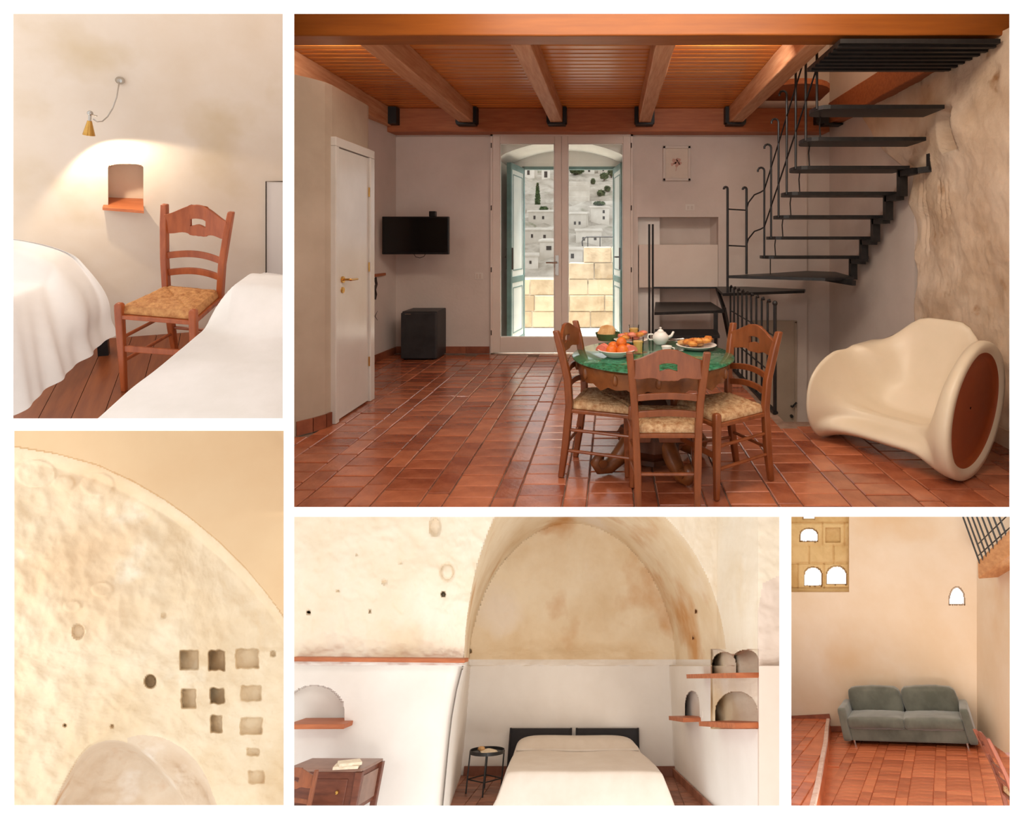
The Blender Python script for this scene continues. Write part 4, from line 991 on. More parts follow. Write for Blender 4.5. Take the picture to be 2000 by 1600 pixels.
# ================================================================== lounge chair: hollow barrel pressed in to make a seat
t = thing('lounge_chair', 'cream moulded barrel lounge chair with an amber hollow side', 'armchair', A, (1.915, 3.66, 0), -55, scale=(1.06, 1.06, 1.0))
def lounge_ring(s):
    """s = -1..1 along the body (x axis), front towards -y: a waisted spool, open at the front to make the seat"""
    w = 1 - abs(s) ** 3.6 if s < 0 else sstep((.93 - s) / .55); pts = []; n = 84
    ry, rzz = .355, .39; wb = 1.0 if s < 0 else w; hs = lerp(.58, 1, clamp((1 + s) / .8))
    for i in range(n):
        a = 2 * math.pi * i / n; y, z = -ry * math.cos(a), rzz * math.sin(a)             # a=0 front, 90 deg top, 180 back
        deg = math.degrees(a); d = deg if deg < 200 else deg - 360
        if z < 0: z += .07 * w * clamp(-z / .3)
        elif s < -.2: z *= 1 - .42 * sstep((-s - .2) / .8)
        if 150 <= d < 200:
            v = (d - 150) / 50; zt_ = .41 - .543 * v; y, z = lerp(y, .318 + .016 * v, wb), lerp(z, zt_ * hs if zt_ > 0 else zt_, wb)
        if -62 < d < 150:
            u = clamp((d + 62) / 212)                                                     # 0 under the lip, 1 at the top of the back rest
            ty = interp(u, [(0, -.08), (.10, -.085), (.20, -.07), (.30, -.03), (.42, .05), (.55, .16), (.68, .245), (.80, .285), (.92, .300), (.97, .305), (1, .318)])
            tz = interp(u, [(0, -.26), (.10, -.20), (.20, -.155), (.30, -.15), (.42, -.175), (.55, -.16), (.68, -.02), (.80, .15), (.92, .33), (.97, .40), (1, .41)])
            tz = tz * hs if tz > 0 else tz; e = lerp(w, wb, sstep((u - .62) / .3)) * sstep(min(u / .12, 1)); y, z = lerp(y, ty, e), lerp(z, tz, e)
        if 70 < d <= 150:                                                                 # the far side closes in one sweep to the back rest
            lf = sstep((-s - .3) / .6) * sstep((d - 70) / 25); y, z = lerp(y, .318 * (d - 75) / 75, lf), lerp(z, .225 + .02 * (d - 70) / 80, lf)
        z += .05 * math.exp(-((deg - 135) / 40) ** 2) * (1 - abs(s) ** 2)
        pts.append(V((s * .42, y + .30 * z, z + .39)))
    return pts
def end_ring(dx, k): return [V((.42 + dx, p.y * k, .39 + (p.z - .39) * k)) for p in lounge_ring(1)]
SS = [-1.0, -.98, -.95, -.9, -.83, -.75, -.65, -.52, -.38, -.25, -.12, 0, .12, .25, .38, .5, .6, .7, .8, .88, .94, .98]
mb = MB(); rows = [lounge_ring(s) for s in SS] + [end_ring(.0, .995), end_ring(.012, .965), end_ring(.012, .88), end_ring(-.004, .83)]
far = [[V((-.42 - dx, p.y * k, .39 + (p.z - .39) * k)) for p in lounge_ring(-1)] for dx, k in ((-.004, .80), (.014, .9), (.014, .965))]
rows = far + rows
mb.grid(rows, close=True); mb.face(rows[0][::-1]); part('shell', mb, M['cream'], t, smooth='all', weld=True)
mb = MB(); mb.grid([end_ring(-.004, .83), end_ring(-.02, .81), end_ring(-.028, .74), end_ring(-.03, .5), end_ring(-.03, .25), end_ring(-.03, .02)], close=True); part('hollow', mb, M['amber'], t, smooth='all')
# ================================================================== relief walls of the rock-cut rooms
def relief(room, xs, ys, pos, mask=None):
    """grid of wall points; pos(x, y) gives a point of the real surface, mask keeps cells"""
    mb = MB(); m = len(xs); vs = [pos(x, y) for y in ys for x in xs]; fs = []
    for j in range(len(ys) - 1):
        for i in range(m - 1):
            if mask is None or mask((xs[i] + xs[i + 1]) / 2, (ys[j] + ys[j + 1]) / 2): fs.append((j * m + i, (j + 1) * m + i, (j + 1) * m + i + 1, j * m + i + 1))
    used = sorted({i for f in fs for i in f}); mp = {u: k for k, u in enumerate(used)}
    mb.idx([vs[u] for u in used], [tuple(mp[i] for i in f) for f in fs]); return mb
def lines(a, b, st, extra=()):
    s = sorted(set(frange(a, b, st)) | {e + d for e in extra for d in (-.35, .35)}); return s
def rbox(x, y, x0, y0, x1, y1, s=1.2): return clamp((x - x0) / s + .5) * clamp((x1 - x) / s + .5) * clamp((y - y0) / s + .5) * clamp((y1 - y) / s + .5)
def soft(x, pts): return sum(interp(x + d, pts) for d in (-16, -8, 0, 8, 16)) / 5
def in_arch(x, y, x0, x1, ytop, ybot, rise):
    """1 inside a round-headed niche"""
    if y > ybot or x < x0 or x > x1: return 0
    c = (x0 + x1) / 2; t = abs(x - c) / ((x1 - x0) / 2); return 1 if y > ytop + rise * (1 - math.sqrt(max(0, 1 - t * t))) else 0

# ================================================================== twin bedroom
BY = 3.92 * BS
def b_pos(x, y):
    off = 0
    if in_arch(x, y, 211.5, 280, 320, 409, 8): off = -.2
    p = B.ony(x, y, BY - off); 
    p.y -= .012 * fbm((p.x, 0, p.z), .9) if off == 0 else 0
    return p
xs = lines(8, 561, 5, (211.5, 280)); ys = lines(8, 735, 5, (320, 409)); ys = sorted(set(ys) | set(frange(318, 332, 1)))
b_wall = struct('wall_back', relief(B, xs, ys, b_pos), M['b_wall'], B, label='lime plastered bedroom wall with a small niche', smooth=True)
p0, p1 = B.ony(204, 404, BY - .05), B.ony(281, 410, BY - .02)
mb = MB(); mb.prism([B.onz(200, 405, p0.z), B.onz(281, 411.5, p0.z), V((B.ony(281, 409, BY + .26).x, BY + .24, p0.z)), V((B.ony(212, 409, BY + .26).x, BY + .24, p0.z))], (0, 0, -.018))
solo('niche_sill', mb, M['sill'], 'orange wooden sill in the small bedroom niche', 'shelf', B, p0)
# floorboards
b_floor = struct('floor', MB().box((-1.9, 2.2, -.06), (.9, BY + .05, -.015)), M['carved_dark'], B, label='dark wooden floor between the two beds')
for i in range(21):
    x = -1.9 + i * .13; mb = MB(); mb.box((x, 2.2, -.015), (x + .127, BY + .02, 0)); part('floorboard', mb, M['b_floor'], b_floor)
trim(b_floor, OPEN[1])
# door edge
d4 = struct('door_4', MB().hexa([B.ony(521, 640, BY - .02), B.ony(560, 640, BY - .02), B.ony(560, 640, BY), B.ony(521, 640, BY), B.ony(521, 356, BY - .02), B.ony(560, 356, BY - .02), B.ony(560, 356, BY), B.ony(521, 356, BY)]), M['b_door'], B, label='white panel edge beside the bedroom chair')
mb = MB(); a, b, c = B.ony(519.5, 640, BY - .022), B.ony(519.5, 354.5, BY - .022), B.ony(562, 354.5, BY - .022); mb.tube([a, b, c], .004, 5); part('frame_line', mb, M['hingem'], d4)
# chair
b_chair = copy_tree(CH)
for ch in b_chair.children:
    ch.data = ch.data.copy(); ch.data.materials[0] = M['rush_b'] if ch.name.startswith('rush') else M['wood_b']
f = V((math.sin(-.422), -math.cos(-.422), 0))
put(b_chair, B, V((-.332, 3.215, 0)) * BS - f * .155 * BS, math.degrees(-.422), (.80 * BS, .82 * BS, BS)); tag(b_chair, 'cherry ladder-back rush chair between the two white beds', 'chair')
if 'group' in b_chair: del b_chair['group']
# beds
def drape(name, label, rows, mt, stripes=None, legs=(), group=None):
    t = thing(name, label, 'bed', B, (rows[0][0].x, rows[0][0].y, 0), group=group); off = V((rows[0][0].x, rows[0][0].y, 0))
    mb = MB(); mb.grid(rows); part('coverlet', mb, M[mt], t, off=off, smooth='all', sub=0 if len(rows[0]) > 60 else 1)
    trim(t, OPEN[1])
    for l in legs: mb = MB(); mb.bar(V((l[0], l[1], 0)), V((l[0], l[1], .2)), .05, .05); part('leg', mb, M['black'], t, off=off)
    return t, off
# left bed: top edge and hem run from the wall towards the front
zt = .50
rows = []
N1 = 40
topA, topB = B.onz(26, 582, zt), B.onz(142, 531, zt)          # edge of the mattress top
dirT = (topB - topA).normalized()
hemA, hemB = B.onz(20, 822, .05), B.onz(196, 676, .13)
for i in range(N1 + 1):
    s = i / N1; e = topA + (topB - topA) * (s * 1.62 - .45); hm = hemA + (hemB - hemA) * (s * 1.45 - .25)
    if e.y > BY - .05: e.y = BY - .05 - .0005 * i
    if hm.y > BY - .06: hm.y = BY - .06
    pil = sstep((s - .58) / .14)                       # pillow end under the turned coverlet
    fold = .012 * math.sin(s * 27) + .008 * math.sin(s * 51 + 1)
    r = []
    for k, u in enumerate((-1.0, -.8, -.6, -.45, -.3, -.2, -.12, -.06, -.02)):
        p = V((e.x + u * .9, e.y, zt + pil * .22 * math.sin(math.pi * clamp(-u * 1.05 + .06)) ** .5 + .006 * noise.noise(V((u * 9, s * 9, 0))))); r.append(p)
    for k, q in enumerate((0, .06, .16, .3, .45, .6, .75, .88, 1)):
        p = lerp(e, hm, q ** .9); p.z = lerp(zt - .012 + pil * .10 * (1 - q) ** 2, hm.z, q); p.x += fold * q + pil * .05 * math.sin(math.pi * min(q * 1.3, 1)); r.append(p)
    rows.append(r)
drape('single_bed', 'white single bed with hanging coverlet beside the chair legs and niche wall', rows, 'b_sheet', legs=[tuple(B.onz(203, 692, 0))[:2]])
# right bed: ribbed coverlet on top with a pillow against the wall
rows = []
la, lb = B.onz(178, 824, zt), B.onz(411, 634, zt)
d = (lb - la)
for i in range(47):
    s = i / 46; e = la + d * (s * 1.62 - .12)
    if e.y > BY - .05: e.y = BY - .05
    pil = sstep((s - .62) / .12); r = []
    side = V((d.y, -d.x, 0)).normalized()
    for k, u in enumerate((-.02, -.03, -.028, -.01)): r.append(e + side * (u + .02 * pil * (k < 2)) + V((0, 0, (-.5, -.3, -.12, -.03)[k])))
    for k in range(110):
        u = k / 109 * .95; z = .003 * (1 if k % 2 else -1) * (1 - pil * .6) + pil * .22 * clamp(u * 9) ** .6 * (1 - .3 * sstep((s - .85) / .15)) + .012 * noise.noise(V((u * 5, s * 6, 2)))
        r.append(e + side * (u - .02 * pil) + V((0, 0, z)))
    rows.append(r)
drape('single_bed', 'white ribbed single bed with a plump pillow in front of the chair', rows, 'b_stripe')
# wall lamp
lb = B.ony(235, 157, BY); t = thing('wall_lamp', 'brass cone reading lamp on a thin curved arm over the niche', 'lamp', B, lb)
P = lambda x, y, d: B.ony(x, y, BY - d)
mb = MB(); mb.lathe([(0, 0), (.022, 0), (.022, .015), (.012, .03), (.0, .032)], lb, axis=(0, -1, 0), seg=16); part('wall_mount', mb, M['chrome'], t, off=lb, smooth=True)
tip = P(176, 222, .2)
mb = MB(); mb.tube([P(233, 160, .03), P(231, 172, .06), P(228, 190, .10), P(220, 212, .14), P(210, 228, .17), P(200, 237, .19), P(190, 238, .2), P(182, 232, .2)], .0035, 6); part('curved_arm', mb, M['chrome'], t, off=lb)
mb = MB(); mb.blob(P(176, 221, .2), .014); mb.tube([P(178, 224, .2), P(190, 227, .19)], .004, 6); mb.tube([P(176, 223, .2), P(175, 236, .2)], .007, 8); part('joint', mb, M['chrome'], t, off=lb, smooth=True)
ct = P(175, 236, .2); cb = P(173.5, 264, .2); ax = (cb - ct); L = ax.length
mb = MB(); mb.lathe([(.010, 0), (.028, L), (.026, L), (.008, .006)], ct, axis=ax, seg=20); part('cone_shade', mb, M['brass'], t, off=lb, smooth=True)
mb = MB(); mb.blob(ct + ax * .55, .012); part('bulb', mb, mat('lit_bulb', (255, 236, 200), emit=((255, 226, 180), 12)), t, off=lb)
sp = bpy.data.lights.new('reading_lamp_light', 'SPOT'); sp.energy = 12; sp.color = (1, .84, .62); sp.spot_size = R(118); sp.spot_blend = .25; sp.shadow_soft_size = .015
o = link(bpy.data.objects.new('reading_lamp_light', sp)); w = B.M @ (cb + V((.0, 0, -.005))); o.location = w
o.rotation_euler = (B.M.to_3x3() @ V((.50, .25, -1))).to_track_quat('-Z', 'Y').to_euler()
room_fill('twin_bedroom_fill', B, (-1.9, 1.6, 3.3), (-.4, 4.2, 1.0), 1.4, 1.4, 44, (1, .93, .86))  # no fitting here: area light added to brighten the bedroom

# ================================================================== plastered rock wall with square recesses
cn = -(C.dir(290, 1207).normalized()); cn = (Matrix.Rotation(R(-10), 3, 'Z') @ cn).normalized(); cp = C.eye + C.dir(290, 1207) * 4.2
NI = [(352, 1271, 388, 1308, .10, 1), (408, 1271, 439, 1309, .13, 1), (461, 1268, 505, 1305, .06, 0), (355, 1346, 383, 1383, .08, 0), (411, 1345, 438, 1374, .12, 0),
      (471, 1340, 510, 1369, .045, 0), (412, 1398, 434, 1431, .08, 0), (470, 1402, 512, 1434, .05, 0), (482, 1462, 506, 1476, .03, 0), (486, 1506, 516, 1530, .03, 0)]
def c_arch(x): return interp(x, [(20, 871), (45, 875), (110, 886), (190, 908), (260, 940), (320, 975), (370, 1010), (430, 1060), (480, 1110), (520, 1158), (545, 1192), (560, 1215)])
def c_low(x, y, g):
    """signed depth inside the lower rounded hollow; g grows the outline"""
    if x < 80 or x > 450: return -1
    yt = soft(x, [(85, 1610), (105, 1568), (130, 1515), (160, 1465), (190, 1445), (230, 1440), (275, 1458), (310, 1490), (345, 1530), (365, 1573), (380, 1610)])
    return y - yt
def c_off(x, y):
    p = (x * .0042, y * .0042, 0); o = .032 * fbm(p, 1.5) + .013 * fbm(p, 6)
    da = c_arch(x) - y                                   # above the arch line: smooth plaster stands proud
    if da > 0: o = .06 + .004 * fbm(p, 1.2)
    elif da > -30: o = lerp(.06, o, (-da / 30) ** 1.6)
    for (x0, y0, x1, y1, dp, tap) in NI:
        if x0 - 4 < x < x1 + 4 and y0 - 4 < y < y1 + 4:
            k = rbox(x + 3 * noise.noise(V((y * .08, 1, x0))), y + 2.5 * noise.noise(V((x * .09, 4, y0))), x0, y0, x1, y1, 4.5); u = (x - x0) / (x1 - x0)
            o -= dp * 1.35 * sstep(k) * (.55 + .6 * (1 - u) if dp > .07 else 1)
    dl = c_low(x, y, 0)
    yo = soft(x, [(90, 1620), (130, 1530), (160, 1480), (200, 1432), (260, 1422), (320, 1432), (370, 1462), (400, 1500), (420, 1545), (430, 1600)]) if 90 < x < 430 else 9999
    if y > yo: o -= .10 * sstep((y - yo) / 40)
    if dl > 0: o -= .32 * sstep(dl / 22) + .10 * sstep(dl / 90)
    for hx, hy, rr, dp in ((153, 1234, 12, .05), (294, 1331, 11, .14), (127, 1417, 2.5, .05), (219, 1419, 3, .03), (320, 1202, 5, .02), (533, 1277, 5, .05)):
        d = math.hypot(x - hx, (y - hy) * .85); o -= dp * sstep((rr - d) / 4 + .5)
    for hx, hy, rr in ((142, 1184, 11), (200, 1151, 14), (125, 944, 14), (190, 946, 22), (70, 925, 26)):
        d = math.hypot((x - hx) / 1.5, y - hy); o += .012 * sstep((rr - d) / 4 + .5)
    if x > 495 and 1215 < y < 1275: o -= .025 * sstep((x - 498) / 20) * sstep((y - 1216) / 18) * sstep((1275 - y) / 12)
    return o
c_pos = lambda x, y: C.onp(x, y, cp, cn, c_off(x, y))
xs = sorted(set(frange(10, 563, 2.6)) | set(frange(346, 520, 1.3))); ys = sorted(set(frange(830, 1594, 2.6)) | set(frange(1262, 1536, 1.3)))
def c_grey(x, y): return c_low(x, y, 0) > 4 or (250 < x < 428 and y > soft(x, [(246, 1446), (262, 1434), (320, 1440), (370, 1470), (400, 1508), (420, 1552), (430, 1610)]))
struct('wall_rock', relief(C, xs, ys, c_pos, lambda x, y: y >= c_arch(x) - 1.5 and not c_grey(x, y)), M['c_rock'], C, label='cream limewashed rock wall with square recesses', smooth=True)
struct('ceiling', relief(C, xs, ys, c_pos, lambda x, y: y < c_arch(x) + 1.5), M['c_smooth'], C, label='smooth ochre vault above the rock wall', smooth=True)
struct('wall_alcove', relief(C, xs, ys, c_pos, c_grey), M['c_grey'], C, label='rounded stained hollow at the foot of the rock wall', smooth=True)
# ================================================================== vaulted bedroom
DY = 13.0
Q0, Q1 = D.onz(1319, 1516, 0), D.onz(1376, 1573, 0); dn = V((-(Q1 - Q0).y, (Q1 - Q0).x, 0)).normalized()
def YR(x, y=1420): return D.onp(x, y, Q0, dn).y
Y_R0 = YR(1482)
NA = [(556, 672.5, 1339, 1419, 52, .34), (1338, 1366, 1350, 1408, 30, .45), (1397, 1480, 1351, 1420, 42, .5)]
EDGE_O = [(1285, 908), (1307, 904), (1350, 893), (1400, 884), (1450, 878), (1500, 873), (1573, 866), (1600, 864)]
EDGE_I = [(1285, 921), (1307, 918), (1400, 911), (1500, 901), (1573, 897), (1600, 896)]
def r_in(x, y): return math.hypot((x - 1118) / 203, (y - 1312) / 290)
def r_out(x, y):
    l = math.hypot((x - 1135) / 229, (y - 1315) / 452); r = math.hypot((x - 1135) / 285, (y - 1315) / 372); k = sstep((x - 1000) / 260); return lerp(l, r, k)
def d_reg(x, y):
    if x > 1480 and y > interp(x, [(1480, 1195), (1490, 1140), (1522, 1124)]): return 'pillar'
    if x > 1388 and y > 1268 and x < 1481 and y < 1424: return 'rock_r'
    if x > interp(y, [(1300, 1311.5), (1520, 1319.5)]) and y > interp(x, [(1311, 1306), (1388, 1291), (1480, 1285)]): return 'right'
    if y > 1307 - .004 * (x - 1100) and x > interp(y, EDGE_I): return 'back'
    if y > 1288: return 'left'
    if r_out(x, y) >= 1: return 'rock_l' if x < 1130 else 'rock_r'
    return 'vault'
def d_Y(x, y):
    n = .045 * fbm((x * .012, y * .012, 2), 1.0) + .02 * fbm((x * .012, y * .012, 7), 4)
    lo = 9.5 + (0.0 if y > 1288 else .09)
    if y > 1300:
        xi, xo = interp(y, EDGE_I), interp(y, EDGE_O)
        if x < xi:
            t = clamp((xi - x) / (xi - xo)) if x > xo else 1; Y = lerp(DY, 9.75, t)
            if x < xo: Y += .25 * math.exp(-(xo - x) / 9) + .01 * fbm((x * .01, y * .01, 1), 1)
        elif x > 1296: Y = min(DY, YR(x, y)) if x < 1481 else YR(1481, y) - .15
        else: Y = DY + .01 * fbm((x * .01, y * .01, 1), 1)
    else:
        ri, ro = r_in(x, y), r_out(x, y); Yo = lerp(lo, YR(max(1400, min(x, 1481)), max(y, 1290)), sstep((x - 1010) / 280))
        if ri <= 1: Y = DY + .35 * (1 - ri * ri) * sstep((1307 - y) / 60) + n
        elif ro >= 1: Y = Yo + n * 1.2
        else: t = (ri - 1) / ((ri - 1) + (1 - ro) + 1e-6); Y = lerp(DY, Yo, t ** .85) + n
    if x > 1388 and x < 1481 and 1268 < y < 1424:
        k = rbox(x, y, 1389, 1273 + 6 * math.sin(x * .08), 1481, 1422, 3); Y += .12 * k + n
        if y < 1322: Y += .5 * in_arch(x, y, 1391, 1438, 1274, 1322, 24) or .62 * in_arch(x, y, 1432, 1481, 1270, 1322, 18)
    for x0, x1, yt, yb, rise, dp in NA:
        if in_arch(x, y, x0, x1, yt, yb, rise): Y += dp
    for hx, hy, rr, dp in ((603, 1196, 3.0, .3), (723, 1194, 2.6, .08), (866, 1161, 4.5, .25), (661, 1154, 2.5, .05), (782, 1099, 2, .05), (752, 1137, 5, .05), (697, 1083, 2, .04), (917, 1272, 4, .12), (1360, 1194, 2.5, .2), (1355, 1246, 2.5, .15)):
        d = math.hypot(x - hx, y - hy); Y += dp * sstep((rr - d) / 2 + .5)
    d = math.hypot((x - 850), (y - 1029) * .6); Y += .12 * sstep((11 - d) / 4 + .5)
    d = math.hypot((x - 874), (y - 1117) * .8); Y += .05 * math.exp(-((d - 12) / 2.5) ** 2)
    return Y
XS = lines(566, 1531, 3.2, (672.5, 1338, 1366, 1397, 1480, 1312, 1389)); YS = lines(1001, 1592, 3.2, (1307, 1288, 1408, 1419, 1420, 1322))
XS = sorted(set(XS) | set(frange(860, 925, 1.6)) | set(frange(1334, 1370, 1.6)) | set(frange(1388, 1484, 1.6))); YS = sorted(set(YS) | set(frange(1266, 1426, 1.6)))
def d_warp(x, y):
    """let the grid lines follow the rounded edge of the white wall"""
    return x + (interp(y, EDGE_O) - 885) * math.exp(-((x - 890) / 45) ** 2) * sstep((y - 1270) / 40)
d_cache = {}
def d_pos(x, y):
    k = (x, y)
    if k not in d_cache: d_cache[k] = D.ony(d_warp(x, y), y, d_Y(d_warp(x, y), y))
    return d_cache[k]
for nm, rg, mt, lb in (('wall_back', ('back',), 'd_white', 'white limewashed wall behind the double bed'), ('wall_left', ('left',), 'd_white', 'white bulging wall with the arched niche'),
                       ('wall_right', ('right',), 'd_white', 'white side wall beside the double bed'), ('wall_pillar', ('pillar',), 'd_pillar', 'beige plaster pillar at the end of the niche wall'), ('wall_rock', ('rock_l',), 'd_rock', 'cream rock face above the long shelf'),
                       ('wall_rock', ('rock_r',), 'd_rock', 'cream rock face with the small niches'), ('ceiling', ('vault',), 'd_vault', 'stained rock vault over the double bed')):
    struct(nm, relief(D, XS, YS, d_pos, lambda x, y, rg=rg: d_reg(d_warp(x, y), y) in rg), M[mt], D, label=lb, smooth=True)
def shelf(label, px0, px1, Yf, Yb, th=.05, group=None):
    a, b = D.ony(*px0, Yf), D.ony(*px1, Yf); mb = MB(); z = (a.z + b.z) / 2
    mb.hexa([V((a.x, Yf, a.z - th)), V((b.x, Yf, b.z - th)), V((b.x, Yb, b.z - th)), V((a.x, Yb, a.z - th)), V((a.x, Yf, a.z)), V((b.x, Yf, b.z)), V((b.x, Yb, b.z)), V((a.x, Yb, a.z))])
    solo('wooden_shelf', mb, M['d_shelf'], label, 'shelf', D, V(((a.x + b.x) / 2, Yf, z)), bevel=.006)
shelf('long thin wooden ledge between the rock face and the white wall', (566, 1284), (908, 1287), 9.38, 9.62, .045)
shelf('wooden sill of the wide arched niche above the desk', (560, 1415), (673, 1414.5), 9.46, 10.0, .05)
def sh_r(label, x0, y0, x1, y1, th=.05, d=.12):
    a, b = D.ony(x0, y0, YR(x0, y0) - d), D.ony(x1, y1, YR(min(x1, 1481), y1) - d); mb = MB(); mb.bar(a, b, .5, th); solo('wooden_shelf', mb, M['d_shelf'], label, 'shelf', D, (a + b) / 2)
sh_r('wooden shelf under the upper double niche', 1372, 1321, 1477, 1319); sh_r('wooden sill of the lower wide niche', 1399, 1413, 1476, 1417); sh_r('short wooden sill of the small arched niche', 1335, 1402, 1365, 1406)
mb = MB(); p = D.ony(1372, 1403, YR(1372, 1403) - .02); mb.box(p, p + V((.09, .02, .09))); solo('wall_socket', mb, M['switch'], 'small white socket beside the small arched niche', 'switch', D, p)
mb = MB(); mb.box((-6, 5.5, -.06), (4, 13.2, -.012)); d_floor = struct('floor', mb, M['grout'], D, label='brown tiled floor beside the double bed')
tile_floor(d_floor, D, -5.0, 3.5, 7.5, 13.0, M['d_floor'], lambda cx, cy, w, l: True, lambda x, y: (850 < x < 1000 or 1300 < x < 1400) and 1505 < y < 1580, wide=(.33, .17), narrow=(.16, .33), limit=120)
trim(d_floor, OPEN[3])
mb = MB(); mb.bar(V((D.ony(905, 1512, DY - .04).x, DY - .03, .06)), V((D.ony(1319, 1512, DY - .04).x, DY - .03, .06)), .03, .12); struct('baseboard_back', mb, M['d_floor'], D, label='brown skirting behind the double bed')
mb = MB(); mb.bar(Q0 + V((-.03, 0, .05)), Q1 + (Q1 - Q0) * .5 + V((-.03, 0, .05)), .03, .1); struct('baseboard_right', mb, M['d_floor'], D, label='brown skirting of the side wall')
# bed
zt = .42; fl, fr_ = D.onz(990, 1507, zt), D.onz(1293, 1507, zt); Yf = fl.y; cxm = (fl.x + fr_.x) / 2; hw = (fr_.x - fl.x) / 2
t = thing('double_bed', 'wide double bed under a cream coverlet below the vault', 'bed', D, (cxm, Yf, 0)); off = V((cxm, Yf, 0)); rows = []
hb = [D.ony(1008, 1455, DY - .25), D.ony(1239, 1457, DY - .25)]
for i in range(31):
    s = i / 30; Y = lerp(DY - .12, Yf, s); pil = sstep((.30 - s) / .10); w = lerp((hb[1].x - hb[0].x) / 2, hw, sstep(s * 1.15)); cx = lerp((hb[0].x + hb[1].x) / 2, cxm, s)
    r = []
    for k, (u, dz) in enumerate(((-1, -.40), (-1, -.30), (-1, -.18), (-1, -.08), (-1, -.02), (-.97, 0), (-.9, .004), (-.75, .006), (-.5, .008), (-.25, .004), (0, .002), (.25, .006), (.5, .008), (.75, .006), (.9, .004), (.97, 0), (1, -.02), (1, -.08), (1, -.18), (1, -.30), (1, -.40))):
        fla = 1 + max(0, -dz) * .28 * (1 + .25 * math.sin(s * 21 + k)); z = zt + dz + (pil * .13 * math.sin(math.pi * clamp((1 - abs(u)) * 4 + .12)) if False else pil * .11 * clamp((1.02 - abs(u)) * 5) ** .6) * (dz > -.1) + .006 * noise.noise(V((u * 6, s * 8, 0)))
        r.append(V((cx + u * w * fla, Y, z)))
    rows.append(r)
last = rows[-1]
for q, dy in ((.06, .02), (.2, .05), (.4, .08), (.65, .11), (.9, .14), (1.0, .15)):
    rows.append([V((cxm + (p.x - cxm) * (1 + .05 * q), Yf - dy - .015 * math.sin((p.x - cxm) * 9) * q, min(p.z, lerp(zt, .03, q)))) for p in last])
mb = MB(); mb.grid(rows); part('coverlet', mb, M['d_cover'], t, off=off, smooth='all', sub=1)
mb = MB(); a, b = D.ony(1005, 1473, DY - .9), D.ony(1240, 1474, DY - .9); f = []
for i in range(25): s = i / 24; f.append(V((lerp(rows[8][5].x, rows[8][-6].x, s), rows[8][5].y - .1 + .04 * math.sin(s * 9), zt + .02)))
mb.tube(f, .018, 6); part('turned_fold', mb, M['d_cover'], t, off=off, smooth='all')
for x0, x1, lb in ((993.5, 1116.5, 'black padded headboard on the side table side of the bed'), (1124.5, 1246.5, 'black padded headboard on the niche wall side of the bed')):
    a, b = D.ony(x0, 1480, DY - .06), D.ony(x1, 1422.5, DY - .06); mb = MB(); mb.box((a.x, DY - .11, .1), (b.x, DY - .03, b.z)); hbt = thing('headboard', lb, 'headboard', D, ((a.x + b.x) / 2, DY - .06, .1)); ho = ((a.x + b.x) / 2, DY - .06, .1)
    part('panel', mb, M['d_head'], hbt, off=ho, bevel=.02); mb = MB()
    for x in (a.x + .006, b.x - .006): mb.tube([(x, DY - .11, .0), (x, DY - .11, b.z + .01)], .018, 8)
    part('post', mb, M['d_head'], hbt, off=ho)
# side table
fc = D.onz(944, 1549, 0); top = D.ony(944, 1469, fc.y).z; rr = 33.5 * (D.R @ (V((fc.x, fc.y, top)) - D.eye)).y / F
t = thing('side_table', 'small round black metal side table beside the double bed', 'side table', D, fc)
mb = MB(); mb.lathe([(0, top - .012), (rr, top - .012), (rr, top + .03), (rr - .008, top + .03), (rr - .008, top), (0, top)], seg=36); part('tray', mb, M['iron'], t, smooth=True)
for a in (8, 98, 188, 278):
    d = V((math.cos(R(a)), math.sin(R(a)), 0)); mb = MB(); mb.tube([d * rr * .97 + V((0, 0, 0)), d * rr * .97 + V((0, 0, top + .02))], .012, 8); part('leg', mb, M['iron'], t)
mb = MB(); mb.tube([V((math.cos(R(a)), math.sin(R(a)), 0)) * rr * .97 + V((0, 0, .16)) for a in (8, 98, 188, 278, 368)], .008, 6); part('stretcher', mb, M['iron'], t)
mb = MB(); mb.grid([[V((x, y, .005 + .03 * math.cos(x * 9) ** 2 * (1 if k else .3))) for x in frange(-.13, .13, .02)] for k, y in enumerate((-.1, 0, .1))]); mb.box((-.13, -.1, 0), (.13, .1, .006)); o = mb.build('open_book', M['book'], None); put(o, D, fc + V((.04, -.05, top + .002)), 20); tag(o, 'open book with cream pages on the round side table', 'book')
mb = MB(); mb.blob((0, 0, 0), .06, sc=(1, .8, .5), nz=.3); o = mb.build('dried_flower', M['bread'], None, smooth='all'); put(o, D, fc + V((-.10, .02, top + .035))); tag(o, 'brown dried flower head lying beside the open book', 'flower')
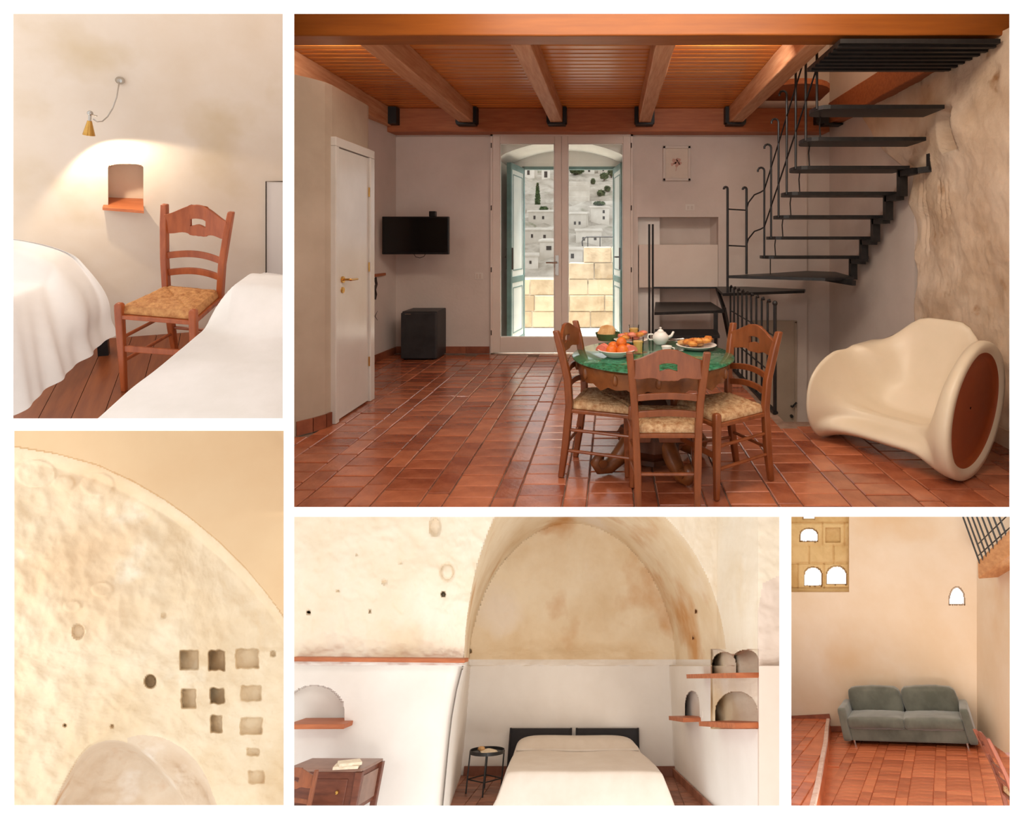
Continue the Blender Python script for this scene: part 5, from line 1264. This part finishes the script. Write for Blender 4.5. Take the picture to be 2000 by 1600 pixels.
# desk
dz_ = .76; d0, d1, d2_ = D.onz(556, 1508, dz_), D.onz(706, 1508.5, dz_), D.onz(748, 1487, dz_); d3_ = d0 + d2_ - d1; OFF = (d1.x, d1.y, 0)
t = thing('writing_desk', 'dark antique wooden desk against the white wall under the niche', 'desk', D, OFF)
mb = MB(); mb.prism([d0, d1, d2_, d3_], (0, 0, .028)); part('desk_top', mb, M['d_desktop'], t, off=OFF, bevel=.008)
inn = lambda p, k=.05: lerp(p, (d0 + d1 + d2_ + d3_) / 4, k)
e0, e1, e2, e3 = [inn(p) for p in (d0, d1, d2_, d3_)]
mb = MB(); mb.prism([e0 - V((0, 0, .34)), e1 - V((0, 0, .34)), e2 - V((0, 0, .34)), e3 - V((0, 0, .34))], (0, 0, .338)); part('drawer_case', mb, M['d_desk'], t, off=OFF)
mb = MB(); u = (e1 - e0); mb.prism([e0 + u * .12 + V((0, -.012, -.28)), e0 + u * .86 + V((0, -.012, -.28)), e0 + u * .86 + V((0, -.012, -.06)), e0 + u * .12 + V((0, -.012, -.06))], (0, .02, 0)); dr = part('drawer', mb, M['d_desk'], t, off=OFF, bevel=.008)
mb = MB(); mb.blob(e0 + u * .75 + V((0, -.03, -.17)), .02); part('knob', mb, M['brass'], dr, off=OFF)
mb = MB(); w_ = e2 - e1; mb.prism([e1 + w_ * .12 + V((.012, 0, -.30)), e1 + w_ * .9 + V((.012, 0, -.30)), e1 + w_ * .9 + V((.012, 0, -.05)), e1 + w_ * .12 + V((.012, 0, -.05))], (-.02, 0, 0)); part('side_panel', mb, M['d_desktop'], t, off=OFF)
for p in (e0, e1, e2, e3):
    mb = MB(); mb.bar(V((p.x, p.y, 0)), V((p.x, p.y, dz_)), .055, .055, w2=.085, h2=.085); part('leg', mb, M['d_desk'], t, off=OFF, bevel=.006)
bk = D.onz(677, 1500, dz_ + .03)
for i, (lb, a) in enumerate((('closed cream book at the bottom of the small pile on the desk', 12), ('cream booklet lying on top of the pile on the desk', 28))):
    mb = MB(); mb.box((-.14 + .02 * i, -.10, 0), (.14 - .01 * i, .10, .028)); o = mb.build('book', M['book'], None, bevel=.004); put(o, D, bk + V((.02 * i, 0, .001 + .029 * i)), a); tag(o, lb, 'book')
rp = D.onz(580, 1504, .88)
chair_at(D, (rp.x + .02, rp.y + .26, 0), 176, 'orange wooden ladder-back chair standing at the dark desk', None, (1.12, 1, 1))
area_light('vault_upper_fill', (-1.0, 4.3, -.42), D.M @ V((-.3, 12, 1.0)), 2.6, .7, 58, (1, .93, .84))  # added fill under the dining floor, no ceiling fitting hangs here
area_light('vault_lower_fill', (-.2, 2.9, -3.6), D.M @ V((-.3, 12, 1.4)), 1.6, .8, 52, (1, .95, .88))  # second added fill, from below the view; not a standing lamp
area_light('rock_wall_fill', (-5.6, 2.2, -1.2), C.M @ cp, 1.5, 1.5, 30, (1, .90, .76))  # unseen side light added to brighten and model the rock

# ================================================================== living room with the sofa
EY = SOFA.y + 1.0; SX, SY = SOFA.x, SOFA.y
HOLES = [(1562, 1598, 1031, 1058.5, 14), (1570, 1606, 1107, 1145, 16), (1613.5, 1654, 1105, 1142, 18), (1853, 1884.5, 1146, 1181.5, 28), (1568, 1592, 990, 1014.5, 2)]
def e_hole(x, y): return any(in_arch(x, y + 1.2 * noise.noise(V((x * .3, 2, 0))), x0, x1, yt, yb, rs) for x0, x1, yt, yb, rs in HOLES)
def e_pos(x, y):
    p = (x * .01, y * .01, 0); off = .006 * fbm(p, 1)
    if x < 1658 and y < 1156: off = -.16 + .02 * fbm(p, 5)
    if x < 1657 and y < 1155:
        for k, yl in enumerate((1022, 1066, 1101, 1149)): off -= .03 * math.exp(-((y - yl) / 1.6) ** 2)
        for xl, ya, yb in ((1606, 1022, 1066), (1650, 1022, 1066), (1580, 1066, 1101), (1628, 1066, 1101), (1609, 1101, 1149), (1558, 1101, 1149)):
            if ya < y < yb: off -= .03 * math.exp(-((x - xl) / 1.6) ** 2)
    if 1612 < x < 1641 and 1031 < y < 1060: off -= .06
    if e_hole(x, y): off -= .38
    if x > 1908: return E.ony(x, y, EY - (x - 1908) / 64 * 1.3 - off)
    return E.ony(x, y, EY - off)
EXS = lines(1537, 1992, 3, (1658, 1908)); EYS = lines(1001, 1470, 3, (1156,)); EXS = sorted(set(EXS) | set(frange(1556, 1660, 1.5)) | set(frange(1848, 1890, 1.5))); EYS = sorted(set(EYS) | set(frange(1026, 1062, 1.5)) | set(frange(1100, 1186, 1.5)))
def deep(x, y): return all(e_hole(x + dx, y + dy) for dx in (-1.6, 1.6) for dy in (-1.6, 1.6))
struct('wall_back', relief(E, EXS, EYS, e_pos, lambda x, y: not (x < 1658 and y < 1156) and x < 1909 and not deep(x, y)), M['e_wall'], E, label='tall warm plaster wall behind the grey sofa', smooth=True)
struct('wall_right', relief(E, EXS, EYS, e_pos, lambda x, y: x >= 1907), M['e_wall'], E, label='warm plaster side wall under the balcony beam', smooth=True)
struct('window_1', relief(E, EXS, EYS, e_pos, lambda x, y: x < 1659 and y < 1157 and not deep(x, y)), M['e_stone'], E, label='recessed yellow stone screen pierced by small arched openings', smooth=True)
# floor, raised landing and tiles
def epx(p): q = E.R @ (V(p) - E.eye); return PX + F * q.x / q.y, PY - F * q.z / q.y
mb = MB(); mb.box((SX - 4, SY - 5, -.06), (SX + 4, EY + .1, -.012)); e_floor = struct('floor', mb, M['tile_warm'], E, label='orange terracotta tiled floor in front of the sofa')
PZ = .17; PE = [(1619, 1401), (1616, 1420), (1613, 1450), (1607, 1480), (1603, 1505), (1597, 1535), (1588, 1573), (1582, 1600)]
plat = [E.onz(x, y, PZ) for x, y in PE]
def left_of(cx, cy, m=0.0):
    q = sorted((p.y, p.x) for p in plat); return cx < interp(cy, q) - m
tile_floor(e_floor, E, SX - 2.0, SX + 2.6, SY - 3.6, EY, M['tile_warm'], lambda cx, cy, w, l: cy + l / 2 < EY and not left_of(cx, cy, -.02), lambda x, y: 1540 < x < 1980 and y < 1580, wide=(.27, .135), narrow=(.135, .27), limit=300, seed=9)
trim(e_floor, OPEN[4])
mb = MB(); base = [V((p.x, p.y, PZ - .03)) for p in plat]; far = [V((SX - 3, base[0].y + .03, PZ - .03))]; poly = [V((SX - 3, base[-1].y, PZ - .03))] + base[::-1] + far
mb.prism([p - V((0, 0, .16)) for p in poly], (0, 0, .16 + .016)); land = struct('floor_landing', mb, M['tile_warm'], E, label='raised tiled landing beside the sofa')
tile_floor(land, E, SX - 2.6, SX, SY - 3.6, base[0].y, M['tile_warm'], lambda cx, cy, w, l: left_of(cx, cy, w / 2 + .03), lambda x, y: 1540 < x < 1630 and y < 1580, wide=(.27, .135), narrow=(.135, .27), limit=120, z=PZ, seed=4)
trim(land, OPEN[4])
for a, b in zip(base, base[1:]):
    n = max(1, int((b - a).length / .28))
    for i in range(n):
        p, q = lerp(a, b, i / n), lerp(a, b, (i + .96) / n); mb = MB(); mb.bar(p + V((-.01, 0, .015)), q + V((-.01, 0, .015)), .06, .04); part('edge_brick', mb, M['edge'], land, bevel=.006)
for lb, x0, y0, x1, y1 in (('red skirting over the raised landing', 1540, 1404, 1621, 1400), ('red skirting beside the sofa', 1622, 1424, 1645, 1424), ('red skirting near the chair', 1880, 1430, 1908, 1432)):
    a, b = E.ony(x0, y0, EY - .03), E.ony(x1, y1, EY - .03); mb = MB(); mb.bar(a, b, .03, .075); struct('baseboard_back', mb, M['skirt'], E, label=lb)
# sofa
t = thing('sofa', 'sage grey two seat sofa with loose cushions against the warm plaster wall', 'sofa', E, (SX, SY, 0))
SW, SD, HA, HB = 1.954, .92, .462, .645
def pillow(x0, x1, y0, y1, z0, z1, bul=.03, n=14, wr=.006, seed=0, round_=.16):
    mb = MB(); cx, cy, cz = (x0 + x1) / 2, (y0 + y1) / 2, (z0 + z1) / 2; hx, hy, hz_ = (x1 - x0) / 2, (y1 - y0) / 2, (z1 - z0) / 2
    def sq(v): return v
    faces = []
    for ax in range(3):
        for sg in (-1, 1):
            rows = []
            for i in range(n + 1):
                r = []
                for k in range(n + 1):
                    a, b = -1 + 2 * i / n, -1 + 2 * k / n; c = [0, 0, 0]; c[ax] = sg; c[(ax + 1) % 3] = a; c[(ax + 2) % 3] = b
                    h = [hx, hy, hz_]; m = min(h); rad = m * .5
                    q = [c[j] * h[j] for j in range(3)]; inner = [max(-(h[j] - rad), min(h[j] - rad, q[j])) for j in range(3)]; d = V([q[j] - inner[j] for j in range(3)])
                    p = V(inner) + (d.normalized() * rad if d.length > 1e-6 else V((0, 0, 0)))
                    bu = bul * (1 - a * a) * (1 - b * b) * sg; p[ax] += bu
                    w = wr * noise.noise(V((p.x * 7 + seed, p.y * 7, p.z * 9))) + wr * .8 * noise.noise(V((p.x * 18 + seed, p.y * 6, p.z * 6))); p += p.normalized() * w
                    r.append(p + V((cx, cy, cz)))
                rows.append(r)
            mb.grid(rows)
    return mb
for s, nm in ((-1, 'armrest'), (1, 'armrest')):
    mb = pillow(min(s * SW / 2, s * (SW / 2 - .13)), max(s * SW / 2, s * (SW / 2 - .13)), 0, SD, .045, HA, .004, 10, .003, s); part(nm, mb, M['sofa'], t, smooth='all', weld=True)
mb = MB(); mb.box((-SW / 2 + .12, .06, .05), (SW / 2 - .12, SD, .22)); mb.box((-SW / 2 + .12, SD - .16, .2), (SW / 2 - .12, SD, .50)); part('base', mb, M['sofa'], t, bevel=.02)
for k, s in enumerate((-1, 1)):
    x0, x1 = (-SW / 2 + .125, .0) if s < 0 else (.005, SW / 2 - .125)
    mb = pillow(x0, x1, .015, SD - .22, .205, .345, .025, 18, .010, 3 + k * 5); part('seat_cushion', mb, M['sofa'], t, smooth='all', weld=True)
    mb = pillow(x0 + .03, x1 - .02, SD - .34, SD - .12, .30, HB, .03, 16, .007, 13 + k * 5); part('back_cushion', mb, M['sofa'], t, smooth='all', weld=True)
for x in (-SW / 2 + .16, SW / 2 - .16):
    mb = MB(); mb.tube([(x, .08, 0), (x, .08, .06)], .018, 10); part('foot', mb, M['chrome'], t)
for x in (-SW / 2 + .16, SW / 2 - .16):
    mb = MB(); mb.tube([(x, SD - .1, 0), (x, SD - .1, .06)], .018, 10); part('foot', mb, M['chrome'], t)
# balcony beam and railing
f0, f1, n0, n1 = E.ony(1909, 1096, EY - .9), E.ony(1910, 1131, EY - .9), E.ony(1996, 1066, EY - 2.9), E.ony(1996, 1010, EY - 2.9)
t = thing('balcony_edge', 'honey coloured balcony beam with black iron bars above the side wall', 'balcony', E, f1)
mb = MB(); mb.prism([f0, f1, n0, n1], (.35, .1, 0)); part('beam', mb, M['e_beam'], t, off=f1, bevel=.02)
for i, x in enumerate((1914, 1920.5, 1927.5, 1934.5, 1942, 1950, 1958.5, 1967)):
    k = (x - 1909) / 87; Yp = lerp(EY - .9, EY - 2.9, k ** .9) + .04; a = E.ony(x, lerp(1100, 1015, k) + 6, Yp); mb = MB(); mb.tube([a, V((a.x, a.y, a.z + .85))], .014, 6); part('baluster', mb, M['iron'], t, off=f1)
mb = MB(); a, b = E.ony(1911, 1062, EY - .88), E.ony(1990, 985, EY - 2.8); mb.tube([a, b], .009, 6); part('rail', mb, M['iron'], t, off=f1)
mb = MB(); a, b = E.ony(1911, 1085, EY - .88), E.ony(1990, 1015, EY - 2.8); mb.tube([a, b], .009, 6); part('rail', mb, M['iron'], t, off=f1)
# chair and table corner beside the opening
tl = E.onz(1903, 1424, .885); ea = R(-75); ee = V((math.cos(ea), math.sin(ea), 0)); ff = V((-ee.y, ee.x, 0)); cc = tl + ee * .198 + ff * .262
e_chair = chair_at(E, (cc.x, cc.y, 0), 105, 'dark ladder-back chair at the green table in the sofa room', None)
for ch in e_chair.children:
    if not ch.name.startswith('rush'): ch.data = ch.data.copy(); ch.data.materials[0] = M['wood_e']
tc = V((cc.x, cc.y, 0)) + ff * .55; t = thing('green_table', 'green glass table edge at the side of the sofa room', 'table', E, tc)
mb = MB(); mb.lathe([(0, .72), (.49, .72), (.5, .73), (.494, .735), (0, .735)], seg=64); part('glass_top', mb, M['greenglass'], t, smooth=True)
mb = MB(); mb.lathe([(.44, .60), (.45, .72), (.43, .72), (.42, .60)], seg=48); part('apron', mb, M['carved'], t, smooth=True)
mb = MB(); mb.lathe([(.22, 0), (.2, .06), (.08, .12), (.08, .5), (.18, .7)], seg=12); part('pedestal', mb, M['carved_dark'], t)
for i, (dx, dy) in enumerate(((-.30, .30), (-.36, .22), (-.24, .33))):
    mb = MB(); mb.blob((0, 0, 0), .035, nz=.05); o = mb.build('red_fruit', M['red'], None, smooth='all'); put(o, E, tc + V((dx, dy, .77))); tag(o, 'red fruit on the green table of the sofa room', 'fruit', 'red fruit on the green table')
area_light('sofa_room_upper_fill', (2.6, 3.95, -.24), E.M @ V((SX, SY + .6, .9)), 1.2, .4, 140, (1, .90, .78))  # unseen fill added to brighten the sofa wall from above
area_light('sofa_room_lower_fill', (3.6, 2.9, -4.2), E.M @ V((SX, SY + .6, 1.0)), 1.4, 1.0, 165, (1, .90, .78))  # added fill from low right, stands for no floor lamp

area_light('dining_fill', (.25, 2.75, 3.3), (.4, 3.9, .8), 2.6, .7, 62, (1, .86, .70))  # unseen area light added to brighten the front bay, no fitting there
area_light('terrace_daylight', (-.6, 8.6, 4.4), (-.6, 7.5, 0), 2.2, 1.2, 300, (1, .97, .93), 110)
for x in (.92, -2.32): area_light('joist_fill', (x, 4.16, 2.94), (x * .4, 6.9, 1.0), .5, .16, 11, (1, .93, .86))  # added fills hidden behind the front beam to lift the back wall
